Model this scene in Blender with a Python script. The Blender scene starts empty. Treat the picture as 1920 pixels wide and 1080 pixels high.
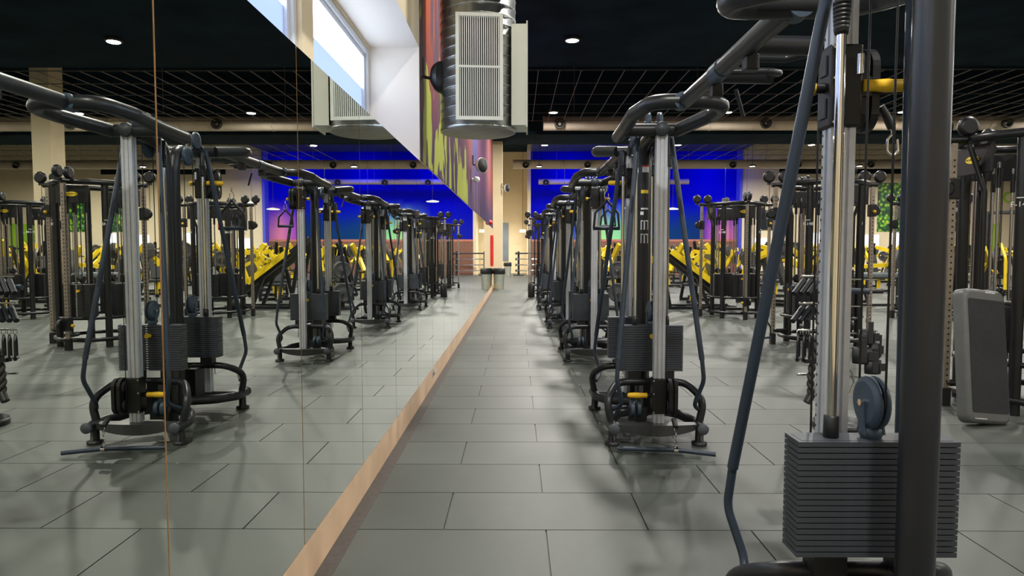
import bpy, math, random
from mathutils import Vector, Matrix
random.seed(7)
PI = math.pi
scn = bpy.context.scene
COL = scn.collection

# ------------------------------------------------------------------ camera, world, exposure
EYE = 1.36
F = 1250.0
cam_d = bpy.data.cameras.new('camera')
cam_d.sensor_width = 36.0
cam_d.lens = F / 1920 * 36.0
cam_d.clip_start = 0.02
cam_d.clip_end = 300
cam = bpy.data.objects.new('camera', cam_d)
COL.objects.link(cam)
cam.location = (0, 0, EYE)
cam.rotation_euler = (PI / 2 - math.atan(69 / F), 0, math.atan(9 / F))
scn.camera = cam

world = bpy.data.worlds.new('world')
scn.world = world
world.use_nodes = True
wn = world.node_tree.nodes
wn['Background'].inputs[0].default_value = (0.80, 0.88, 1.0, 1)
wn['Background'].inputs[1].default_value = 7.0

scn.view_settings.view_transform = 'Standard'
scn.view_settings.look = 'None'
scn.view_settings.gamma = 1.0
scn.view_settings.use_curve_mapping = False
scn.view_settings.exposure = 0.0

LAMP_X = (1.1, 6.35, 11.6, 16.85, 22.1)
LAMP_Y = (0.3, 6.9, 13.5, 20.4, 26.6, 33.2)
LAMP_W = 330.0
ROW_F = {0.3: 0.62, 6.9: 0.50, 13.5: 1.0}
LAMP_Z = 5.6


def area(name, loc, rot, size, power, color, shape='SQUARE', size_y=None, spread=PI):
    d = bpy.data.lights.new(name, 'AREA')
    d.shape = shape
    d.size = size
    if size_y:
        d.shape = 'RECTANGLE'
        d.size_y = size_y
    d.energy = power
    d.color = color
    d.spread = spread
    o = bpy.data.objects.new(name, d)
    o.location = loc
    o.rotation_euler = rot
    COL.objects.link(o)
    return o


for _y in LAMP_Y:
    for _x in LAMP_X:
        if _x > 20 and _y < 13:
            continue
        area('downlight_light', (_x, _y, LAMP_Z - 0.075), (0, 0, 0), 0.24, LAMP_W * ROW_F.get(_y, 1.0) * (1.15 if _x < 2 else 0.9), (1.0, 0.96, 0.88), 'DISK', None, math.radians(178))
# blue washers that light the blue wall of the class area
for _x in (2.8, 6.8, 10.8):
    area('blue_flood_light', (_x, 36.0, 6.2), (math.radians(35), 0, 0), 0.5, 60, (0.02, 0.03, 1.0), 'SQUARE')

area('corridor_light', (-1.9, 37.9, 3.55), (0, 0, 0), 0.4, 260, (1.0, 0.95, 0.88), 'DISK', None, math.radians(170))
area('corridor_light', (-1.9, 30.0, 5.4), (0, 0, 0), 0.4, 160, (1.0, 0.93, 0.80), 'DISK', None, math.radians(170))

# ------------------------------------------------------------------ materials
MATS = {}


def mat(name, color, rough=0.5, metal=0.0, var=0.12, scale=8.0, bump=0.0, bscale=200.0, spec=0.5, coat=0.0):
    if name in MATS:
        return MATS[name]
    m = bpy.data.materials.new(name)
    m.use_nodes = True
    nt = m.node_tree
    b = nt.nodes['Principled BSDF']
    b.inputs['Roughness'].default_value = rough
    b.inputs['Metallic'].default_value = metal
    b.inputs['Specular IOR Level'].default_value = spec
    b.inputs['Coat Weight'].default_value = coat
    tc = nt.nodes.new('ShaderNodeTexCoord')
    nz = nt.nodes.new('ShaderNodeTexNoise')
    nz.inputs['Scale'].default_value = scale
    nz.inputs['Detail'].default_value = 3
    nt.links.new(tc.outputs['Object'], nz.inputs['Vector'])
    r = nt.nodes.new('ShaderNodeValToRGB')
    r.color_ramp.elements[0].position = 0.3
    r.color_ramp.elements[1].position = 0.7
    r.color_ramp.elements[0].color = tuple(c * (1 - var) for c in color) + (1,)
    r.color_ramp.elements[1].color = tuple(min(1, c * (1 + var)) for c in color) + (1,)
    nt.links.new(nz.outputs['Fac'], r.inputs['Fac'])
    nt.links.new(r.outputs['Color'], b.inputs['Base Color'])
    if bump > 0:
        n2 = nt.nodes.new('ShaderNodeTexNoise')
        n2.inputs['Scale'].default_value = bscale
        nt.links.new(tc.outputs['Object'], n2.inputs['Vector'])
        bp = nt.nodes.new('ShaderNodeBump')
        bp.inputs['Strength'].default_value = bump
        bp.inputs['Distance'].default_value = 0.002
        nt.links.new(n2.outputs['Fac'], bp.inputs['Height'])
        nt.links.new(bp.outputs['Normal'], b.inputs['Normal'])
    MATS[name] = m
    return m


def emit(name, color, strength):
    m = bpy.data.materials.new(name)
    m.use_nodes = True
    b = m.node_tree.nodes['Principled BSDF']
    b.inputs['Base Color'].default_value = (0.8, 0.8, 0.8, 1)
    b.inputs['Emission Color'].default_value = tuple(color) + (1,)
    b.inputs['Emission Strength'].default_value = strength
    m.cycles.emission_sampling = 'NONE'
    return m


M_FRAME = mat('satin_black_steel', (0.014, 0.016, 0.021), 0.36, 0.0, 0.15, 5, 0.05, 400)
M_TUBE = mat('blue_grey_tube', (0.022, 0.036, 0.060), 0.40, 0.0, 0.10, 5, 0.08, 500)
M_BLACK = mat('black_plastic', (0.007, 0.008, 0.010), 0.42, 0.0, 0.2, 10)
M_BLK2 = mat('black_jungle_steel', (0.009, 0.010, 0.012), 0.33, 0.0, 0.2, 6)
M_PLATE = mat('slate_weight_plate', (0.040, 0.048, 0.062), 0.50, 0.0, 0.12, 14, 0.1, 300)
M_PULLEY = mat('slate_blue_pulley', (0.040, 0.068, 0.105), 0.45, 0.0, 0.08, 10)
M_HUB = mat('slate_end_cap', (0.028, 0.036, 0.048), 0.5, 0.0, 0.08, 10)
M_ALU = mat('anodised_aluminium', (0.60, 0.63, 0.70), 0.36, 0.35, 0.05, 30)
M_RAILJ = mat('weathered_steel_rail', (0.36, 0.32, 0.28), 0.36, 0.8, 0.12, 20)
M_CHROME = mat('chrome', (0.80, 0.80, 0.80), 0.08, 1.0, 0.02, 20)
M_STEELROD = mat('dull_steel_rod', (0.50, 0.50, 0.54), 0.2, 1.0, 0.05, 20)
M_YEL = mat('yellow_grip', (0.78, 0.47, 0.015), 0.45, 0.0, 0.08, 10)
M_YELF = mat('yellow_frame_paint', (0.74, 0.53, 0.012), 0.35, 0.0, 0.06, 4)
M_PAD = mat('black_upholstery', (0.022, 0.024, 0.027), 0.5, 0.0, 0.15, 12, 0.2, 300)
M_RUB = mat('rubber_plate', (0.035, 0.036, 0.037), 0.55, 0.0, 0.15, 12)
M_WALL = mat('cream_paint', (0.74, 0.63, 0.43), 0.8, 0.0, 0.03, 2, 0.1, 60)
M_WALLW = mat('white_reveal_paint', (0.78, 0.72, 0.66), 0.8, 0.0, 0.02, 2)
M_CEIL = mat('black_ceiling_paint', (0.012, 0.024, 0.036), 0.95, 0.0, 0.3, 1.2, 0, 200, 0.05)
M_WIRE = mat('ceiling_wire', (0.20, 0.18, 0.18), 0.5, 0.0, 0.2, 3)
M_DUCT = mat('beige_duct', (0.50, 0.42, 0.34), 0.55, 0.0, 0.08, 2)
M_NOZ = mat('dark_nozzle', (0.03, 0.027, 0.025), 0.5)
M_DARK = mat('dark_gap', (0.01, 0.01, 0.012), 0.8)
M_WOODB = mat('maple_baseboard', (0.72, 0.50, 0.33), 0.45, 0.0, 0.10, 3)
M_STRIP = mat('dark_rubber_strip', (0.060, 0.050, 0.045), 0.7, 0.0, 0.15, 30)
M_WFRAME = mat('white_window_frame', (0.72, 0.76, 0.84), 0.4, 0.0, 0.02, 5)
M_GRILLE = mat('ivory_grille', (0.80, 0.82, 0.74), 0.5, 0.0, 0.03, 5)
M_BINST = mat('brushed_bin_steel', (0.55, 0.58, 0.52), 0.35, 0.8, 0.08, 8)
M_RED = mat('red_enamel', (0.55, 0.02, 0.015), 0.4)
M_WHITE = mat('white_print', (0.75, 0.77, 0.78), 0.5, 0.0, 0.03)
M_PRINTY = mat('yellow_print', (0.85, 0.62, 0.03), 0.5, 0.0, 0.03)
M_STEPG = mat('grey_step_rim', (0.11, 0.115, 0.115), 0.45, 0.0, 0.06, 10)
M_STEPT = mat('dark_step_mat', (0.016, 0.018, 0.022), 0.6, 0.0, 0.15, 30, 0.4, 500)
M_COPPER = mat('copper_mirror_edge', (0.88, 0.46, 0.24), 0.45, 0.1, 0.15, 12)
M_GREENP = mat('lime_paint', (0.35, 0.62, 0.04), 0.6, 0.0, 0.08, 3)
M_DOOR = mat('blue_grey_door', (0.16, 0.20, 0.26), 0.35, 0.0, 0.25, 1)
M_SCREEN = mat('dark_screen', (0.012, 0.018, 0.025), 0.15)
M_BOARD = emit('glowing_board', (0.85, 0.92, 1.0), 1.1)  # white far-wall boards; their brightness is put in as emission
M_LAMP = emit('lamp_glass', (1.0, 1.0, 0.88), 14.0)


def mirror_mat():
    m = bpy.data.materials.new('mirror_glass')
    m.use_nodes = True
    nt = m.node_tree
    b = nt.nodes['Principled BSDF']
    b.inputs['Metallic'].default_value = 1.0
    b.inputs['Roughness'].default_value = 0.0
    tc = nt.nodes.new('ShaderNodeTexCoord')
    nz = nt.nodes.new('ShaderNodeTexNoise')
    nz.inputs['Scale'].default_value = 0.6
    nt.links.new(tc.outputs['Object'], nz.inputs['Vector'])
    r = nt.nodes.new('ShaderNodeValToRGB')
    r.color_ramp.elements[0].color = (0.80, 0.83, 0.77, 1)
    r.color_ramp.elements[1].color = (0.84, 0.87, 0.81, 1)
    nt.links.new(nz.outputs['Fac'], r.inputs['Fac'])
    nt.links.new(r.outputs['Color'], b.inputs['Base Color'])
    return m


M_MIRROR = mirror_mat()


def glass_mat(name, frosted):
    m = bpy.data.materials.new(name)
    m.use_nodes = True
    nt = m.node_tree
    nt.nodes.remove(nt.nodes['Principled BSDF'])
    out = nt.nodes['Material Output']
    mix = nt.nodes.new('ShaderNodeMixShader')
    a = nt.nodes.new('ShaderNodeBsdfTransparent')
    g = nt.nodes.new('ShaderNodeBsdfGlossy')
    g.inputs['Roughness'].default_value = 0.05
    if frosted:
        a2 = nt.nodes.new('ShaderNodeBsdfTranslucent')
        a2.inputs['Color'].default_value = (0.31, 0.34, 0.42, 1)
        a.inputs['Color'].default_value = (0.03, 0.035, 0.045, 1)
        ad = nt.nodes.new('ShaderNodeAddShader')
        nt.links.new(a.outputs[0], ad.inputs[0])
        nt.links.new(a2.outputs[0], ad.inputs[1])
        nt.links.new(ad.outputs[0], mix.inputs[1])
    else:
        a.inputs['Color'].default_value = (0.92, 0.95, 0.97, 1)
        nt.links.new(a.outputs[0], mix.inputs[1])
    nt.links.new(g.outputs[0], mix.inputs[2])
    mix.inputs[0].default_value = 0.05
    nt.links.new(mix.outputs[0], out.inputs['Surface'])
    return m


M_GLASS = glass_mat('clear_pane', False)
M_FROST = glass_mat('frosted_film_pane', True)


def tile_mat(name, brick):
    """grey rubber tiles; with brick=True the joints are drawn for the far field"""
    m = bpy.data.materials.new(name)
    m.use_nodes = True
    nt = m.node_tree
    L = nt.links
    b = nt.nodes['Principled BSDF']
    b.inputs['Specular IOR Level'].default_value = 0.45
    geo = nt.nodes.new('ShaderNodeNewGeometry')
    n1 = nt.nodes.new('ShaderNodeTexNoise')
    n1.inputs['Scale'].default_value = 0.9
    n1.inputs['Detail'].default_value = 5
    L.new(geo.outputs['Position'], n1.inputs['Vector'])
    r = nt.nodes.new('ShaderNodeValToRGB')
    r.color_ramp.elements[0].position = 0.3
    r.color_ramp.elements[1].position = 0.72
    r.color_ramp.elements[0].color = (0.070, 0.082, 0.074, 1)
    r.color_ramp.elements[1].color = (0.102, 0.115, 0.104, 1)
    L.new(n1.outputs['Fac'], r.inputs['Fac'])
    n2 = nt.nodes.new('ShaderNodeTexNoise')
    n2.inputs['Scale'].default_value = 260
    n2.inputs['Detail'].default_value = 2
    L.new(geo.outputs['Position'], n2.inputs['Vector'])
    mx = nt.nodes.new('ShaderNodeMix')
    mx.data_type = 'RGBA'
    mx.blend_type = 'MULTIPLY'
    mx.inputs['Factor'].default_value = 0.35
    L.new(r.outputs['Color'], mx.inputs['A'])
    L.new(n2.outputs['Fac'], mx.inputs['B'])
    col = mx.outputs['Result']
    if brick:
        mp = nt.nodes.new('ShaderNodeMapping')
        mp.inputs['Location'].default_value = (-TX0, -TY0, 0)
        L.new(geo.outputs['Position'], mp.inputs['Vector'])
        bt = nt.nodes.new('ShaderNodeTexBrick')
        bt.inputs['Scale'].default_value = 1.0
        bt.inputs['Brick Width'].default_value = 1.0
        bt.inputs['Row Height'].default_value = 0.5
        bt.inputs['Mortar Size'].default_value = 0.006
        bt.inputs['Color1'].default_value = (1, 1, 1, 1)
        bt.inputs['Color2'].default_value = (0.88, 0.88, 0.88, 1)
        bt.inputs['Mortar'].default_value = (0.25, 0.25, 0.25, 1)
        L.new(mp.outputs['Vector'], bt.inputs['Vector'])
        m2 = nt.nodes.new('ShaderNodeMix')
        m2.data_type = 'RGBA'
        m2.blend_type = 'MULTIPLY'
        m2.inputs['Factor'].default_value = 1.0
        L.new(col, m2.inputs['A'])
        L.new(bt.outputs['Color'], m2.inputs['B'])
        col = m2.outputs['Result']
    else:
        oi = nt.nodes.new('ShaderNodeObjectInfo')
        mr = nt.nodes.new('ShaderNodeMapRange')
        mr.inputs['To Min'].default_value = 0.9
        mr.inputs['To Max'].default_value = 1.08
        L.new(oi.outputs['Random'], mr.inputs['Value'])
        m2 = nt.nodes.new('ShaderNodeMix')
        m2.data_type = 'RGBA'
        m2.blend_type = 'MULTIPLY'
        m2.inputs['Factor'].default_value = 1.0
        L.new(col, m2.inputs['A'])
        L.new(mr.outputs['Result'], m2.inputs['B'])
        col = m2.outputs['Result']
    L.new(col, b.inputs['Base Color'])
    rr = nt.nodes.new('ShaderNodeMapRange')
    rr.inputs['To Min'].default_value = 0.42
    rr.inputs['To Max'].default_value = 0.58
    L.new(n1.outputs['Fac'], rr.inputs['Value'])
    L.new(rr.outputs['Result'], b.inputs['Roughness'])
    bp = nt.nodes.new('ShaderNodeBump')
    bp.inputs['Strength'].default_value = 0.25
    bp.inputs['Distance'].default_value = 0.002
    L.new(n2.outputs['Fac'], bp.inputs['Height'])
    L.new(bp.outputs['Normal'], b.inputs['Normal'])
    return m


TX0, TY0 = 0.143, 3.19     # a joint corner measured in the photograph
M_TILE = tile_mat('rubber_tile', False)
M_TILEF = tile_mat('rubber_tile_far', True)


def blue_wall_mat():
    m = bpy.data.materials.new('blue_mural_glow_wall')  # mural print and LED glow are both put into the base colour
    m.use_nodes = True
    nt = m.node_tree
    L = nt.links
    b = nt.nodes['Principled BSDF']
    b.inputs['Roughness'].default_value = 0.8
    b.inputs['Specular IOR Level'].default_value = 0.08
    geo = nt.nodes.new('ShaderNodeNewGeometry')
    sp = nt.nodes.new('ShaderNodeSeparateXYZ')
    L.new(geo.outputs['Position'], sp.inputs[0])
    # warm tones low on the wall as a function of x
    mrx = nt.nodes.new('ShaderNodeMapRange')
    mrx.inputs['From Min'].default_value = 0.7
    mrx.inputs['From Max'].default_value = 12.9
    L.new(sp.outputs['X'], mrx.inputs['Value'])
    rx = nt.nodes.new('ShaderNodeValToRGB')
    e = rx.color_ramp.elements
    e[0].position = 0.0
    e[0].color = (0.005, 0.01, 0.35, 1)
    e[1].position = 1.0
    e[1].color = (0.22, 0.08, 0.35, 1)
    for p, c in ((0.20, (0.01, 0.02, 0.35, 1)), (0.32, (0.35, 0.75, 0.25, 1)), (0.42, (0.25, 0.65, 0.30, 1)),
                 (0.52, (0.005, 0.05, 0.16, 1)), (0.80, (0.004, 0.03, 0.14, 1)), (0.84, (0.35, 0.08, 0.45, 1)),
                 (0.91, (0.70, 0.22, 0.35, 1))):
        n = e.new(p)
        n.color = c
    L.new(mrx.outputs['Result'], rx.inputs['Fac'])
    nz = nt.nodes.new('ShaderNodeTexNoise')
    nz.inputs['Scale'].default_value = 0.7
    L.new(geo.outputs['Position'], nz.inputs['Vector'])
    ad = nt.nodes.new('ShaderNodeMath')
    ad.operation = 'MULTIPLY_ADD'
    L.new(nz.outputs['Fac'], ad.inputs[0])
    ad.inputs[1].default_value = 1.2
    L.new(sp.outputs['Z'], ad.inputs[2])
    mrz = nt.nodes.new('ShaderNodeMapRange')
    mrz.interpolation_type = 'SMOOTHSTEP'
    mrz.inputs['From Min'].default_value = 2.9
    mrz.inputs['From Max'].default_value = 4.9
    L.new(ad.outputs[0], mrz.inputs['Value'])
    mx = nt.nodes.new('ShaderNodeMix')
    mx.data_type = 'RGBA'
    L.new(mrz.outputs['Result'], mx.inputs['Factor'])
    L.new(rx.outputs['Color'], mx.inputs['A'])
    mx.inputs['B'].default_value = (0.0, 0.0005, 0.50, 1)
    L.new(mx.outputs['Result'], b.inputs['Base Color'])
    return m


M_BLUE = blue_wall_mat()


def mural_mat():
    m = bpy.data.materials.new('painted_mural')
    m.use_nodes = True
    nt = m.node_tree
    L = nt.links
    b = nt.nodes['Principled BSDF']
    b.inputs['Roughness'].default_value = 0.9
    b.inputs['Specular IOR Level'].default_value = 0.03
    geo = nt.nodes.new('ShaderNodeNewGeometry')
    sp = nt.nodes.new('ShaderNodeSeparateXYZ')
    L.new(geo.outputs['Position'], sp.inputs[0])

    def noise(sy, sz, scale, detail=3):
        mp = nt.nodes.new('ShaderNodeMapping')
        mp.inputs['Scale'].default_value = (1, sy, sz)
        L.new(geo.outputs['Position'], mp.inputs['Vector'])
        n = nt.nodes.new('ShaderNodeTexNoise')
        n.inputs['Scale'].default_value = scale
        n.inputs['Detail'].default_value = detail
        L.new(mp.outputs['Vector'], n.inputs['Vector'])
        return n.outputs['Fac']
    n0 = noise(1.0, 0.18, 2.2, 4)
    # depth + wobble -> ground colour bands
    ma = nt.nodes.new('ShaderNodeMath')
    ma.operation = 'MULTIPLY_ADD'
    L.new(n0, ma.inputs[0])
    ma.inputs[1].default_value = 1.6
    L.new(sp.outputs['Y'], ma.inputs[2])
    mr = nt.nodes.new('ShaderNodeMapRange')
    mr.inputs['From Min'].default_value = 6.2
    mr.inputs['From Max'].default_value = 22.0
    L.new(ma.outputs[0], mr.inputs['Value'])
    r = nt.nodes.new('ShaderNodeValToRGB')
    e = r.color_ramp.elements
    e[0].position = 0.0
    e[0].color = (0.16, 0.12, 0.13, 1)
    e[1].position = 1.0
    e[1].color = (0.40, 0.12, 0.10, 1)
    for p, c in ((0.030, (0.18, 0.13, 0.13, 1)), (0.042, (0.62, 0.17, 0.08, 1)), (0.12, (0.55, 0.16, 0.10, 1)),
                 (0.17, (0.30, 0.12, 0.14, 1)), (0.28, (0.28, 0.13, 0.20, 1)), (0.40, (0.38, 0.16, 0.18, 1)),
                 (0.45, (0.65, 0.20, 0.06, 1)), (0.49, (0.06, 0.16, 0.55, 1)), (0.54, (0.10, 0.14, 0.45, 1)),
                 (0.60, (0.30, 0.10, 0.22, 1)), (0.75, (0.20, 0.10, 0.25, 1)), (0.88, (0.42, 0.14, 0.14, 1))):
        n = e.new(p)
        n.color = c
    L.new(mr.outputs['Result'], r.inputs['Fac'])
    # lower zone darker purple
    mz = nt.nodes.new('ShaderNodeMapRange')
    mz.inputs['From Min'].default_value = 2.4
    mz.inputs['From Max'].default_value = 3.6
    L.new(sp.outputs['Z'], mz.inputs['Value'])
    mxp = nt.nodes.new('ShaderNodeMix')
    mxp.data_type = 'RGBA'
    mxp.inputs['A'].default_value = (0.10, 0.07, 0.16, 1)
    L.new(mz.outputs['Result'], mxp.inputs['Factor'])
    L.new(r.outputs['Color'], mxp.inputs['B'])
    # purple drips in the orange
    n3 = noise(2.6, 0.5, 1.6, 3)
    rp = nt.nodes.new('ShaderNodeValToRGB')
    rp.color_ramp.interpolation = 'EASE'
    rp.color_ramp.elements[0].position = 0.55
    rp.color_ramp.elements[0].color = (0, 0, 0, 1)
    rp.color_ramp.elements[1].position = 0.60
    rp.color_ramp.elements[1].color = (1, 1, 1, 1)
    L.new(n3, rp.inputs['Fac'])
    mx1 = nt.nodes.new('ShaderNodeMix')
    mx1.data_type = 'RGBA'
    L.new(rp.outputs['Color'], mx1.inputs['Factor'])
    L.new(mxp.outputs['Result'], mx1.inputs['A'])
    mx1.inputs['B'].default_value = (0.19, 0.14, 0.19, 1)
    # lime drips: tall blobs, between y 6 and 11.5, below a falling height
    n4 = noise(1.7, 0.75, 1.7, 2)
    sub = nt.nodes.new('ShaderNodeMath')
    sub.operation = 'MULTIPLY_ADD'
    L.new(sp.outputs['Z'], sub.inputs[0])
    sub.inputs[1].default_value = -0.16
    L.new(n4, sub.inputs[2])
    rg = nt.nodes.new('ShaderNodeValToRGB')
    rg.color_ramp.elements[0].position = 0.095
    rg.color_ramp.elements[0].color = (0, 0, 0, 1)
    rg.color_ramp.elements[1].position = 0.110
    rg.color_ramp.elements[1].color = (1, 1, 1, 1)
    L.new(sub.outputs[0], rg.inputs['Fac'])
    lim = nt.nodes.new('ShaderNodeMapRange')
    lim.inputs['From Min'].default_value = 12.4
    lim.inputs['From Max'].default_value = 12.0
    L.new(ma.outputs[0], lim.inputs['Value'])
    mu = nt.nodes.new('ShaderNodeMath')
    mu.operation = 'MULTIPLY'
    L.new(rg.outputs['Color'], mu.inputs[0])
    L.new(lim.outputs['Result'], mu.inputs[1])
    mx2 = nt.nodes.new('ShaderNodeMix')
    mx2.data_type = 'RGBA'
    L.new(mu.outputs[0], mx2.inputs['Factor'])
    L.new(mx1.outputs['Result'], mx2.inputs['A'])
    mx2.inputs['B'].default_value = (0.56, 0.68, 0.14, 1)
    mv = nt.nodes.new('ShaderNodeMix')
    mv.data_type = 'RGBA'
    mv.blend_type = 'MULTIPLY'
    mv.inputs['Factor'].default_value = 1.0
    mv.inputs['B'].default_value = (0.58, 0.52, 0.54, 1)
    L.new(mx2.outputs['Result'], mv.inputs['A'])
    L.new(mv.outputs['Result'], b.inputs['Base Color'])
    return m


M_MURAL = mural_mat()


def scale_poster_mat():
    m = bpy.data.materials.new('green_scale_print')
    m.use_nodes = True
    nt = m.node_tree
    L = nt.links
    b = nt.nodes['Principled BSDF']
    b.inputs['Roughness'].default_value = 0.5
    tc = nt.nodes.new('ShaderNodeTexCoord')
    nz = nt.nodes.new('ShaderNodeTexNoise')
    nz.inputs['Scale'].default_value = 0.9
    L.new(tc.outputs['Object'], nz.inputs['Vector'])
    mx = nt.nodes.new('ShaderNodeMix')
    mx.data_type = 'RGBA'
    mx.inputs['Factor'].default_value = 0.25
    L.new(tc.outputs['Object'], mx.inputs['A'])
    L.new(nz.outputs['Color'], mx.inputs['B'])
    v = nt.nodes.new('ShaderNodeTexVoronoi')
    v.inputs['Scale'].default_value = 7
    L.new(mx.outputs['Result'], v.inputs['Vector'])
    r = nt.nodes.new('ShaderNodeValToRGB')
    e = r.color_ramp.elements
    e[0].position = 0.1
    e[0].color = (0.75, 0.72, 0.04, 1)
    e[1].position = 0.6
    e[1].color = (0.01, 0.06, 0.02, 1)
    n = e.new(0.36)
    n.color = (0.08, 0.36, 0.03, 1)
    L.new(v.outputs['Distance'], r.inputs['Fac'])
    L.new(r.outputs['Color'], b.inputs['Base Color'])
    return m


M_POSTER = scale_poster_mat()


def duct_mat():
    m = mat('galvanised_spiral_duct', (0.55, 0.57, 0.58), 0.28, 0.95, 0.35, 9)
    return m


M_GALV = duct_mat()


def rope_mat():
    m = mat('twisted_black_rope', (0.045, 0.042, 0.038), 0.75, 0, 0.3, 60)
    return m


M_ROPE = rope_mat()

# ------------------------------------------------------------------ mesh builder


def fillet(pts, rad, n=5):
    pts = [Vector(p) for p in pts]
    out = [pts[0]]
    for i in range(1, len(pts) - 1):
        a, b, c = pts[i - 1], pts[i], pts[i + 1]
        d1, d2 = (a - b), (c - b)
        l1, l2 = d1.length, d2.length
        if l1 < 1e-6 or l2 < 1e-6:
            continue
        d1 /= l1
        d2 /= l2
        cosA = max(-1, min(1, d1.dot(d2)))
        ang = math.acos(cosA)
        if ang > PI - 0.02:
            out.append(b)
            continue
        t = min(rad / math.tan(ang / 2), l1 * 0.48, l2 * 0.48)
        p0, p2 = b + d1 * t, b + d2 * t
        for k in range(n + 1):
            s = k / n
            out.append(p0 * (1 - s) ** 2 + b * 2 * s * (1 - s) + p2 * s * s)
    out.append(pts[-1])
    return out


class MB:
    def __init__(self):
        self.v = []
        self.f = []
        self.s = []

    def quadring(self, rings, smooth=True, close=False):
        """rings: lists of vertices (same length)"""
        base = len(self.v)
        n = len(rings[0])
        for r in rings:
            self.v += [tuple(p) for p in r]
        m = len(rings)
        for i in range(m - 1 if not close else m):
            for j in range(n):
                a = base + i * n + j
                b = base + i * n + (j + 1) % n
                c = base + ((i + 1) % m) * n + (j + 1) % n
                d = base + ((i + 1) % m) * n + j
                self.f.append((a, b, c, d))
                self.s.append(smooth)

    def ngon(self, pts, smooth=False):
        base = len(self.v)
        self.v += [tuple(p) for p in pts]
        self.f.append(tuple(range(base, base + len(pts))))
        self.s.append(smooth)

    def tube(self, pts, r, seg=12, caps=True, bend=0.0, nb=5, r2=None, close=False):
        if bend > 0:
            pts = fillet(pts, bend, nb)
        pts = [Vector(p) for p in pts]
        n = len(pts)
        tan = []
        for i in range(n):
            if close:
                t = pts[(i + 1) % n] - pts[i - 1]
            elif i == 0:
                t = pts[1] - pts[0]
            elif i == n - 1:
                t = pts[-1] - pts[-2]
            else:
                t = (pts[i + 1] - pts[i]).normalized() + (pts[i] - pts[i - 1]).normalized()
            tan.append(t.normalized())
        up = Vector((0, 0, 1)) if abs(tan[0].z) < 0.9 else Vector((1, 0, 0))
        nrm = (up - tan[0] * up.dot(tan[0])).normalized()
        rings = []
        for i in range(n):
            nrm = nrm - tan[i] * nrm.dot(tan[i])
            nrm.normalize()
            bi = tan[i].cross(nrm)
            rr = r if r2 is None else r + (r2 - r) * i / (n - 1)
            rings.append([pts[i] + (nrm * math.cos(2 * PI * k / seg) + bi * math.sin(2 * PI * k / seg)) * rr for k in range(seg)])
        self.quadring(rings, True, close)
        if caps and not close:
            self.ngon(rings[0][::-1])
            self.ngon(rings[-1])
        return self

    def cyl(self, p0, p1, r, seg=14, r2=None, caps=True):
        return self.tube([p0, p1], r, seg, caps, r2=r2)

    def lathe(self, center, prof, seg=24, axis='z'):
        """prof: list of (radius, height)"""
        c = Vector(center)
        rings = []
        for (r, h) in prof:
            ring = []
            for k in range(seg):
                a = 2 * PI * k / seg
                x, y = math.cos(a) * r, math.sin(a) * r
                p = {'z': (x, y, h), 'x': (h, x, y), 'y': (y, h, x)}[axis]
                ring.append(c + Vector(p))
            rings.append(ring)
        self.quadring(rings, True)
        if prof[0][0] > 1e-4:
            self.ngon(rings[0][::-1])
        if prof[-1][0] > 1e-4:
            self.ngon(rings[-1])
        return self

    def box(self, x0, x1, y0, y1, z0, z1, M=None):
        c = [Vector((x, y, z)) for x in (x0, x1) for y in (y0, y1) for z in (z0, z1)]
        if M is not None:
            c = [M @ p for p in c]
        b = len(self.v)
        self.v += [tuple(p) for p in c]
        for f in ((0, 1, 3, 2), (4, 6, 7, 5), (0, 4, 5, 1), (2, 3, 7, 6), (0, 2, 6, 4), (1, 5, 7, 3)):
            self.f.append(tuple(b + i for i in f))
            self.s.append(False)
        return self

    def bar(self, p0, p1, w, h, up=(0, 0, 1)):
        """rectangular bar between two points"""
        p0, p1 = Vector(p0), Vector(p1)
        d = (p1 - p0)
        L = d.length
        d.normalize()
        u = Vector(up)
        if abs(d.dot(u)) > 0.98:
            u = Vector((0, 1, 0))
        s = d.cross(u).normalized()
        u = s.cross(d)
        M = Matrix.Translation(p0) @ Matrix((s, d, u)).transposed().to_4x4()
        return self.box(-w / 2, w / 2, 0, L, -h / 2, h / 2, M)

    def prism(self, outline, axis, a0, a1, smooth=False):
        """outline: 2D points; axis 'x' -> (y,z) outline, 'y' -> (x,z), 'z' -> (x,y)"""
        def P(p, a):
            return {'x': (a, p[0], p[1]), 'y': (p[0], a, p[1]), 'z': (p[0], p[1], a)}[axis]
        r0 = [P(p, a0) for p in outline]
        r1 = [P(p, a1) for p in outline]
        self.quadring([r0, r1], smooth)
        self.ngon(r0[::-1])
        self.ngon(r1)
        return self

    def mesh(self, name):
        me = bpy.data.meshes.new(name)
        me.from_pydata(self.v, [], self.f)
        me.polygons.foreach_set('use_smooth', self.s)
        me.update()
        import bmesh
        bm = bmesh.new()
        bm.from_mesh(me)
        bmesh.ops.recalc_face_normals(bm, faces=bm.faces)
        bm.to_mesh(me)
        bm.free()
        return me

    def build(self, name, material, parent=None, loc=(0, 0, 0), rz=0.0, bevel=0.0, label=None):
        me = self.mesh(name)
        me.materials.append(material)
        return put(name, me, parent, loc, rz, bevel, label)


def put(name, me, parent=None, loc=(0, 0, 0), rz=0.0, bevel=0.0, label=None):
    o = bpy.data.objects.new(name, me)
    o.location = loc
    o.rotation_euler = (0, 0, rz)
    if parent:
        o.parent = parent
    if bevel > 0:
        md = o.modifiers.new('bevel', 'BEVEL')
        md.width = bevel
        md.segments = 2
        md.limit_method = 'ANGLE'
    if label:
        o['label'] = label
    COL.objects.link(o)
    return o


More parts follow.
